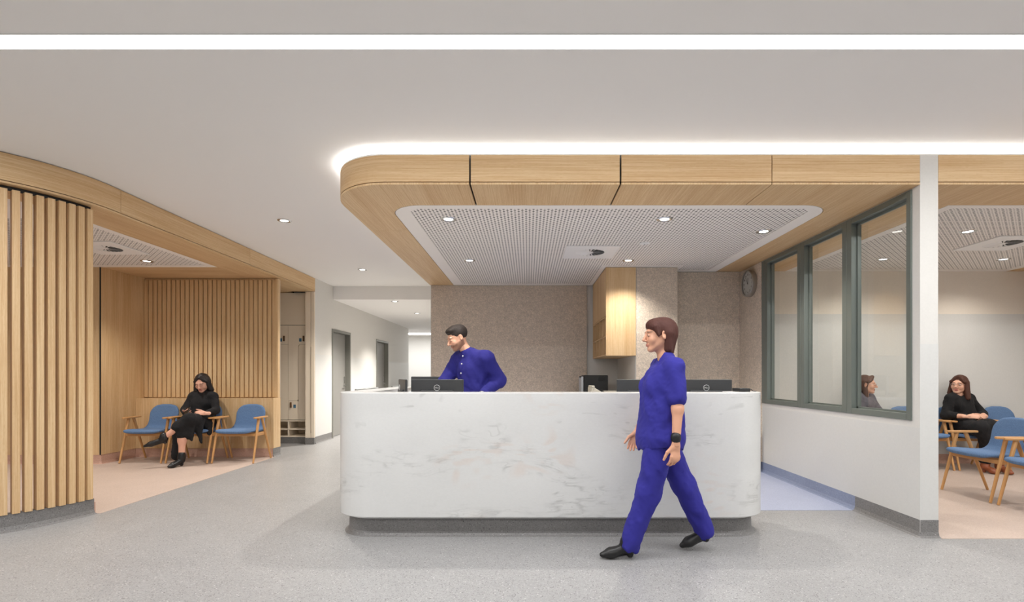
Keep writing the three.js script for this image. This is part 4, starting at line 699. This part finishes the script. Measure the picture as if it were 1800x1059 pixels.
{ // the man behind the desk
  const f = V3(-.56, 0, .83), base = at(-.56, 0, 5.32);
  const J = { pelvis: at(-.555, .98, 5.33), chest: at(-.575, 1.28, 5.30), neck: at(-.62, 1.475, 5.29), sL: at(-.415, 1.405, 5.19), sR: at(-.735, 1.405, 5.41), eL: at(-.295, 1.185, 5.27), wL: at(-.445, 1.055, 5.10), eR: at(-.865, 1.16, 5.33), wR: at(-.83, .97, 5.1) };
  const blue = cloth('#1d1b74', .85), legL = [at(-.45, .93, 5.27), at(-.43, .5, 5.24), at(-.44, .09, 5.3)], legR = [at(-.66, .93, 5.39), at(-.68, .5, 5.37), at(-.68, .09, 5.42)];
  const navy = cloth('#1c1b33', .9), shoe = std('#151415', .4), wr = wrinkle(.009, 1.6, 610);
  const p = buildPerson({ seed: 1, label: 'standing man in a royal blue buttoned jacket looking down behind the desk', base, skin: '#d9a58a', lips: '#b9756a', brow: '#2b1d15', beard: '#6d4a37', hairColor: '#241a15',
    head: { at: at(-.727, 1.628, 5.25), yaw: -1.08, pitch: .42, size: 1.06, jaw: 1.08, nose: 1.6 },
    body: [...torsoPrims({ ...J, fwd: f, hip: .13, waist: .12, rib: .14, sh: .042, grow: -.014 }), cap(J.neck, at(-.69, 1.56, 5.27), .056, .052), ...limb(J.sL, J.eL, J.wL, [.040, .036, .026]), ...limb(J.sR, J.eR, J.wR, [.040, .036, .026]), ...limb(...legL, [.075, .05, .036]), ...limb(...legR, [.075, .05, .036])],
    hands: [{ s: -1, m: basis(J.wL, V3(-.75, -.6, .25), V3(.4, .3, .85)) , curl: [.3, .4, .3] }, { s: 1, m: basis(J.wR, V3(-.3, -.35, .88), V3(0, .93, .35)), curl: [.3, .35, .25] }],
    hair: hairCap({ low: -.060, deep: .088, high: .098, more: [ell(V3(0, .084, .020), [.064, .032, .060]), cap(V3(-.035, .080, .056), V3(.035, .084, .058), .017, .016, { k: .02 }), ell(V3(0, -.105, -.06), [.11, .075, .11], { sub: true, k: .01 }), ell(V3(.083, -.016, .0), [.024, .042, .028], { sub: true, k: .006 }), ell(V3(-.083, -.016, .0), [.024, .042, .028], { sub: true, k: .006 })] }),
    clothes: [
      { name: 'jacket', mat: blue, bump: wr, prims: [...torsoPrims({ ...J, pelvis: at(-.55, .90, 5.33), fwd: f, hip: .175, waist: .168, rib: .178, flat: .72, sh: .07, grow: .002 }), cap(J.neck.clone().add(V3(.02, -.02, 0)), at(-.645, 1.475, 5.285), .066, .062), cap(at(-.665, 1.535, 5.265), at(-.74, 1.64, 5.22), .056, .10, { sub: true, k: .006 }), ...limb(J.sL, J.eL, J.wL.clone().lerp(J.eL, .08), [.078, .072, .05]), ...limb(J.sR, J.eR, J.wR.clone().lerp(J.eR, .08), [.078, .07, .05])] },
      { name: 'trousers', mat: navy, cell: .012, prims: [cap(at(-.55, .93, 5.33), at(-.55, .86, 5.33), .165, .16, { n: f, f: .75 }), ...limb(legL[0], legL[1], legL[2], [.10, .08, .065]), ...limb(legR[0], legR[1], legR[2], [.10, .08, .065])] },
      { name: 'shoe', mat: shoe, prims: shoePrims(at(-.44, .09, 5.3), at(-.42, 0.004, 5.34), at(-.56, 0.004, 5.10), { lift: .01 }) }, { name: 'shoe', mat: shoe, prims: shoePrims(at(-.68, .09, 5.42), at(-.66, 0.004, 5.46), at(-.80, 0.004, 5.22), { lift: .01 }) }] });
  const btn = new THREE.SphereGeometry(.0085, 12, 8); btn.scale(1, 1, .5);
  const front = y => { const c = J.chest.clone().lerp(J.pelvis, (1.28 - y) / .30); return c.addScaledVector(f, .135).addScaledVector(V3(.83, 0, .56), -.012).setY(y); };
  for (const [y, d] of [[1.435, .105], [1.355, .122], [1.26, .133], [1.16, .136]]) { const c = at(-.605, y, 5.30).addScaledVector(f, d), g = btn.clone(); g.rotateY(Math.atan2(f.x, f.z)); g.translate(c.x, c.y, c.z); p.put('button', g, std('#d8d6dc', .3)); }
  const band = new THREE.TorusGeometry(.036, .0055, 8, 28); band.scale(1, 1, 2.2); band.applyQuaternion(new THREE.Quaternion().setFromUnitVectors(V3(0, 0, 1), J.wL.clone().sub(J.eL).normalize())); const wc = J.wL.clone().addScaledVector(J.wL.clone().sub(J.eL).normalize(), .012); band.translate(wc.x, wc.y, wc.z); p.put('wristwatch', band, M.steel);
}
{ // the woman walking past the desk
  const f = V3(-1, 0, 0), base = at(.90, 0, 3.54);
  const J = { pelvis: at(.915, .86, 3.54), chest: at(.925, 1.165, 3.54), neck: at(.955, 1.36, 3.54), sL: at(.97, 1.285, 3.375), sR: at(.955, 1.285, 3.705), eL: at(.975, 1.02, 3.335), wL: at(.955, .79, 3.305), eR: at(.90, 1.025, 3.765), wR: at(.80, .82, 3.745) };
  const hL = at(.905, .84, 3.455), kL = at(.815, .445, 3.455), aL = at(.675, .105, 3.47), hR = at(.925, .84, 3.625), kR = at(1.10, .46, 3.625), aR = at(1.255, .145, 3.62);
  const scrub = cloth('#2a2788', .88), shoe = std('#131213', .38);
  buildPerson({ seed: 2, label: 'woman in royal blue scrubs walking past the marble desk', base, skin: '#d8a184', lips: '#b5665e', brow: '#3b231a', hairColor: '#4a241b',
    head: { at: at(.905, 1.522, 3.54), yaw: -1.5, pitch: .06, size: 1.0, jaw: .95 }, eyes: { x: 0 },
    body: [...torsoPrims({ ...J, fwd: f, hip: .14, waist: .115, rib: .125, sh: .042, grow: -.014 }), cap(J.neck, at(.93, 1.43, 3.54), .048, .046), ...limb(J.sL, J.eL, J.wL, [.038, .036, .025]), ...limb(J.sR, J.eR, J.wR, [.038, .036, .025]), ...limb(hL, kL, aL, [.085, .05, .034]), ...limb(hR, kR, aR, [.085, .05, .034])],
    hands: [{ s: 1, m: basis(J.wL, V3(-.06, -1, .02), V3(.25, 0, .97)), curl: [.3, .4, .3] }, { s: -1, m: basis(J.wR, V3(-.35, -.93, .05), V3(.1, 0, -1)), curl: [.35, .4, .3] }],
    hair: hairCap({ low: -.055, deep: .098, high: .082, more: [ell(V3(0, .02, -.05), [.078, .085, .082]), cap(V3(0, -.02, -.065), V3(0, -.115, -.055), .062, .045), cap(V3(.058, .0, -.045), V3(.05, -.105, -.042), .032, .026), cap(V3(-.058, .0, -.045), V3(-.05, -.105, -.042), .032, .026), ell(V3(0, .074, .030), [.068, .034, .052]), cap(V3(-.046, .060, .056), V3(.05, .054, .058), .015, .014), cap(V3(.070, .05, .045), V3(.078, -.01, .026), .016, .010), cap(V3(-.070, .05, .045), V3(-.078, -.01, .026), .016, .010)] }),
    clothes: [
      { name: 'scrub_top', mat: scrub, bump: wrinkle(.011, 1.6, 620), prims: [...torsoPrims({ ...J, pelvis: at(.915, .82, 3.54), fwd: f, hip: .205, waist: .168, rib: .155, flat: .80, sh: .052, bust: .058, grow: .004 }), ell(at(.90, 1.43, 3.54), [.078, .085, .066], { sub: true, k: .01 }), cap(at(.915, .45, 3.20), at(.915, .45, 3.90), .308, .308, { sub: true, k: .002 }), cap(J.sL, J.eL.clone().lerp(J.sL, .28), .060, .062), cap(J.sR, J.eR.clone().lerp(J.sR, .28), .060, .062)] },
      { name: 'trousers', mat: scrub, bump: wrinkle(.011, 1.6, 630), prims: [cap(at(.92, .86, 3.54), at(.915, .80, 3.54), .155, .155, { n: f, f: .8 }), ...limb(hL, kL, aL.clone().add(V3(.012, -.02, 0)), [.105, .083, .068]), ...limb(hR, kR, aR.clone().add(V3(0, -.01, 0)), [.105, .083, .066]), ell(aL.clone().add(V3(-.022, -.085, 0)), .062, { sub: true, k: .003 }), ell(aR.clone().add(V3(.022, -.068, 0)), .058, { sub: true, k: .003 })] },
      { name: 'ankle_boot', mat: shoe, cell: .006, prims: shoePrims(aL, at(.725, .004, 3.475), at(.485, .004, 3.455), { lift: .025 }) },
      { name: 'ankle_boot', mat: shoe, cell: .006, prims: shoePrims(aR, at(1.295, .072, 3.615), at(1.085, .004, 3.635), { lift: .02 }) },
      { name: 'wristband', mat: std('#141318', .5), cell: .004, k: .004, prims: [cap(J.wL.clone().add(V3(0, .040, 0)), J.wL.clone().add(V3(0, .052, 0)), .0325, .0325, { k: .002 })] }] });
}
const knit = cloth('#100f11', .95);
{ // the seated woman with the phone
  const base = at(-4.745, 0.003, 7.2), f = V3(.12, 0, .99).normalize();
  const J = { pelvis: at(-4.75, .575, 7.46), chest: at(-4.745, .835, 7.50), neck: at(-4.74, .985, 7.485), sL: at(-4.575, .925, 7.46), sR: at(-4.90, .925, 7.49), eL: at(-4.505, .735, 7.40), wL: at(-4.535, .705, 7.185), eR: at(-4.955, .735, 7.40), wR: at(-4.80, .70, 7.19) };
  const hL = at(-4.66, .555, 7.42), kL = at(-4.635, .635, 7.01), aL = at(-4.885, .40, 6.87), hR = at(-4.84, .545, 7.42), kR = at(-4.715, .535, 6.99), aR = at(-4.705, .125, 6.955);
  const boot = std('#121113', .35), dress = cloth('#121114', .92);
  buildPerson({ seed: 3, label: 'seated woman in a long black dress reading her phone with crossed legs', base, skin: '#d9a48c', lips: '#a9504f', brow: '#1b1312', hairColor: '#1d1718', hairRough: .45,
    head: { at: at(-4.735, 1.135, 7.435), yaw: .16, pitch: .44, roll: .04, size: 1.07, jaw: .96 },
    body: [...torsoPrims({ ...J, fwd: f, hip: .14, waist: .12, rib: .125, sh: .042, grow: -.014 }), cap(J.neck, at(-4.737, 1.08, 7.465), .047, .045), ...limb(J.sL, J.eL, J.wL, [.038, .036, .025]), ...limb(J.sR, J.eR, J.wR, [.038, .036, .025]), ...limb(hL, kL, aL, [.085, .052, .034]), ...limb(hR, kR, aR, [.085, .052, .036]), cap(kL.clone().lerp(aL, .2), kL.clone().lerp(aL, .45), .05, .052), cap(kR.clone().lerp(aR, .2), kR.clone().lerp(aR, .45), .05, .052)],
    hands: [{ s: 1, m: basis(J.wL, V3(-.82, .05, .30), V3(.2, .55, .8)), curl: [.35, .45, .35], thumb: [.8, .1, .5] }, { s: -1, m: basis(J.wR, V3(.45, .12, .6), V3(-.5, -.55, .5)), curl: [.35, .5, .4], thumb: [.8, .2, .5] }],
    hair: hairCap({ low: -.044, deep: .104, high: .108, more: [ell(V3(0, -.01, -.045), [.090, .10, .086]), cap(V3(.064, .02, -.012), V3(.092, -.115, -.002), .034, .036), cap(V3(-.064, .02, -.012), V3(-.092, -.115, -.002), .034, .036), cap(V3(0, -.02, -.07), V3(0, -.13, -.055), .07, .058), cap(V3(.02, .095, .050), V3(.074, .03, .040), .013, .013), cap(V3(-.005, .095, .050), V3(-.072, .03, .040), .013, .013), ell(V3(.006, .050, .112), [.040, .060, .050], { sub: true, k: .014 })] }),
    clothes: [
      { name: 'dress', mat: dress, bump: wrinkle(.011, 1.6, 640), prims: [...torsoPrims({ ...J, fwd: f, hip: .185, waist: .155, rib: .155, flat: .8, sh: .054, bust: .066, grow: .003 }), cap(J.neck.clone().add(V3(0, .0, 0)), J.neck.clone().add(V3(0, .018, .006)), .062, .055), ...limb(J.sL, J.eL, J.wL.clone().lerp(J.eL, .18), [.058, .052, .042]), ...limb(J.sR, J.eR, J.wR.clone().lerp(J.eR, .18), [.058, .052, .042]),
        ...limb(hL, kL, kL.clone().lerp(aL, .42), [.125, .085, .080]), ...limb(hR, kR, kR.clone().lerp(aR, .22), [.12, .088, .085]),
        cap(at(-4.63, .60, 7.15), at(-4.515, .315, 7.08), .085, .022, { n: V3(0, 0, 1), f: .55, k: .05 }), cap(at(-4.66, .56, 7.05), at(-4.60, .36, 7.00), .08, .03, { n: V3(0, 0, 1), f: .6, k: .05 }), cap(at(-4.54, .55, 7.30), at(-4.50, .42, 7.24), .06, .03, { k: .05 }),
        cap(at(-4.85, .48, 7.10), at(-4.865, .12, 7.05), .06, .058, { n: V3(0, 0, 1), f: .5, k: .04 })] },
      { name: 'ankle_boot', mat: boot, cell: .006, prims: shoePrims(aL, aL.clone().add(V3(.045, -.075, -.02)), aL.clone().add(V3(-.195, -.125, .10)), { lift: .02, top: .12 }) },
      { name: 'ankle_boot', mat: boot, cell: .006, prims: shoePrims(aR, at(-4.70, .006, 6.99), at(-4.755, .006, 6.76), { lift: .03, top: .13 }) }] });
  const ph = thing('phone', 'dark smartphone held in the seated woman\'s hand', 'phone', at(-4.722, .742, 7.09).toArray()); ph.rotation.set(.75, .2, .25);
  mesh('case', lb(.072, .009, .145, 0, 0, 0, 'z', .004), M.blackMetal, ph); mesh('screen', lb(.066, .0006, .138, 0, .0047, 0), std('#0c0d10', .12), ph);
}
{ // the woman in black in the waiting room
  const base = at(5.83, 0.003, 6.7), f = V3(-.30, 0, .95).normalize();
  const J = { pelvis: at(5.86, .575, 6.93), chest: at(5.855, .845, 6.965), neck: at(5.85, .985, 6.95), sL: at(6.02, .915, 6.98), sR: at(5.695, .915, 6.90), eL: at(6.12, .715, 6.90), wL: at(5.925, .705, 6.645), eR: at(5.605, .70, 6.86), wR: at(5.71, .705, 6.63) };
  const hL = at(5.96, .55, 6.90), kL = at(5.83, .60, 6.47), aL = at(5.81, .13, 6.50), hR = at(5.77, .55, 6.88), kR = at(5.70, .575, 6.45), aR = at(5.95, .135, 6.46);
  const boot = std('#8a4a2c', .4), trouser = cloth('#121114', .92);
  buildPerson({ seed: 4, label: 'woman in a black top with clasped hands and shoulder-length brown hair', base, skin: '#dba98f', lips: '#a8474a', brow: '#3a241c', hairColor: '#4b2a1d', glasses: true, eyes: { x: -.25 },
    head: { at: at(5.835, 1.12, 6.93), yaw: -1.0, pitch: .02, roll: -.06, size: 1.07, jaw: .98 },
    body: [...torsoPrims({ ...J, fwd: f, hip: .14, waist: .12, rib: .125, sh: .042, grow: -.014 }), cap(J.neck, at(5.845, 1.07, 6.945), .047, .045), ...limb(J.sL, J.eL, J.wL, [.038, .038, .026]), ...limb(J.sR, J.eR, J.wR, [.038, .038, .026]), ...limb(hL, kL, aL, [.085, .052, .034]), ...limb(hR, kR, aR, [.085, .052, .034])],
    hands: [{ s: 1, m: basis(J.wL, V3(-.8, -.05, .5), V3(.3, .6, .7)), curl: [.5, .6, .4] }, { s: -1, m: basis(J.wR, V3(.8, .02, .45), V3(-.3, .6, .7)), curl: [.45, .55, .4] }],
    hair: hairCap({ low: -.05, deep: .100, high: .080, more: [ell(V3(0, -.01, -.045), [.090, .10, .082]), cap(V3(.066, .02, -.008), V3(.100, -.165, .004), .036, .030), cap(V3(-.064, .02, -.008), V3(-.090, -.12, -.01), .034, .030), cap(V3(0, -.02, -.07), V3(.02, -.15, -.06), .072, .058), cap(V3(.02, .094, .055), V3(.072, .03, .050), .017, .016), cap(V3(.0, .094, .055), V3(-.070, .03, .050), .017, .016)] }),
    clothes: [
      { name: 'top', mat: knit, bump: wrinkle(.011, 1.6, 650), prims: [...torsoPrims({ ...J, fwd: f, hip: .185, waist: .165, rib: .16, flat: .8, sh: .056, bust: .070, grow: .003 }), ell(at(5.835, 1.02, 6.885), [.085, .055, .085], { sub: true, k: .01 }), ...limb(J.sL, J.eL, J.eL.clone().lerp(J.wL, .35), [.060, .058, .055]), ...limb(J.sR, J.eR, J.eR.clone().lerp(J.wR, .35), [.060, .058, .055])] },
      { name: 'trousers', mat: trouser, bump: wrinkle(.011, 1.6, 660), prims: [cap(at(5.87, .55, 6.93), at(5.86, .60, 6.93), .165, .15), ...limb(hL, kL, aL.clone().add(V3(0, .05, 0)), [.115, .088, .075]), ...limb(hR, kR, aR.clone().add(V3(0, .05, 0)), [.115, .088, .075])] },
      { name: 'ankle_boot', mat: boot, cell: .006, prims: shoePrims(aL, at(5.79, .006, 6.535), at(5.82, .006, 6.335), { lift: .03, top: .15 }) }, { name: 'ankle_boot', mat: boot, cell: .006, prims: shoePrims(aR, at(5.945, .006, 6.50), at(5.975, .006, 6.30), { lift: .03, top: .15 }) },
      { name: 'bracelet', mat: std('#3a332c', .4), cell: .004, k: .003, prims: [cap(J.wR.clone().lerp(J.eR, .10), J.wR.clone().lerp(J.eR, .15), .031, .031)] }] });
}
{ // the woman in grey behind the window
  const base = at(4.56, 0.003, 6.8), f = V3(.56, 0, .83);
  const J = { pelvis: at(4.53, .575, 6.95), chest: at(4.545, .845, 6.96), neck: at(4.56, .985, 6.955), sL: at(4.695, .92, 7.04), sR: at(4.425, .92, 6.88), eL: at(4.80, .72, 6.98), wL: at(4.86, .68, 6.76), eR: at(4.44, .705, 6.78), wR: at(4.64, .675, 6.64) };
  const hL = at(4.64, .55, 6.93), kL = at(4.86, .57, 6.57), aL = at(4.85, .12, 6.58), hR = at(4.48, .55, 6.88), kR = at(4.66, .57, 6.50), aR = at(4.64, .12, 6.50);
  const shoe = std('#1a1718', .4), slack = cloth('#1d1b1f', .92);
  buildPerson({ seed: 5, label: 'woman in a dark grey top seen in profile through the window', base, skin: '#d9a489', lips: '#ad5c55', brow: '#4a3023', hairColor: '#4f3022', glasses: true, eyes: { x: 0 },
    head: { at: at(4.585, 1.12, 6.93), yaw: .92, pitch: .02, size: 1.06, jaw: .96 },
    body: [...torsoPrims({ ...J, fwd: f, hip: .14, waist: .12, rib: .125, sh: .042, grow: -.014 }), cap(J.neck, at(4.565, 1.065, 6.95), .047, .045), ...limb(J.sL, J.eL, J.wL, [.038, .036, .025]), ...limb(J.sR, J.eR, J.wR, [.038, .036, .025]), ...limb(hL, kL, aL, [.085, .052, .034]), ...limb(hR, kR, aR, [.085, .052, .034])],
    hands: [{ s: 1, m: basis(J.wL, V3(.2, -.1, .9), V3(.2, .95, .1)), curl: [.3, .4, .3] }, { s: -1, m: basis(J.wR, V3(.75, -.05, .6), V3(0, .98, .1)), curl: [.3, .4, .3] }],
    hair: hairCap({ low: -.05, deep: .098, high: .084, more: [ell(V3(0, -.01, -.05), [.080, .10, .082]), cap(V3(.066, .02, -.03), V3(.072, -.19, -.03), .026, .022), cap(V3(-.066, .03, -.02), V3(-.075, -.21, .0), .032, .028), cap(V3(0, -.02, -.07), V3(0, -.19, -.06), .064, .05), cap(V3(.0, .094, .058), V3(.070, .04, .040), .015, .012), cap(V3(.0, .094, .058), V3(-.070, .04, .040), .015, .012), ell(V3(-.086, -.012, .004), [.02, .036, .024], { sub: true, k: .006 })] }),
    clothes: [
      { name: 'top', mat: cloth('#57525a', .85), bump: wrinkle(.011, 1.6, 670), prims: [...torsoPrims({ ...J, fwd: f, hip: .185, waist: .165, rib: .16, flat: .82, sh: .054, bust: .072, grow: .003 }), ell(at(4.60, 1.02, 6.90), [.08, .065, .08], { sub: true, k: .01 }), ...limb(J.sL, J.eL, J.wL.clone().lerp(J.eL, .12), [.060, .056, .045]), ...limb(J.sR, J.eR, J.wR.clone().lerp(J.eR, .12), [.060, .056, .045])] },
      { name: 'trousers', mat: slack, prims: [cap(at(4.54, .55, 6.94), at(4.53, .60, 6.95), .16, .15), ...limb(hL, kL, aL.clone().add(V3(0, .03, 0)), [.11, .085, .065]), ...limb(hR, kR, aR.clone().add(V3(0, .03, 0)), [.11, .085, .065])] },
      { name: 'shoe', mat: shoe, cell: .007, prims: shoePrims(aL, at(4.84, .006, 6.62), at(4.90, .006, 6.39), { lift: .015 }) }, { name: 'shoe', mat: shoe, cell: .007, prims: shoePrims(aR, at(4.62, .006, 6.54), at(4.70, .006, 6.32), { lift: .015 }) }] });
}

{ // bag on the waiting room floor, half out of the picture
  const b = thing('handbag', 'black handbag with a loose strap on the salmon floor', 'bag', at(6.34, .003, 6.36).toArray()); mesh('body', lb(.26, .2, .12, 0, .1, 0, 'y', .03), std('#17161a', .55), b);
  mesh('strap', new THREE.TubeGeometry(new THREE.CatmullRomCurve3([[-.1, .17, .05], [-.17, .09, .07], [-.21, .02, .09], [-.16, .008, .14], [-.08, .01, .13], [-.06, .05, .07]].map(q => V3(...q))), 30, .007, 7), std('#17161a', .5), b);
}

scene.updateMatrixWorld(true);
renderer.render(scene, camera);
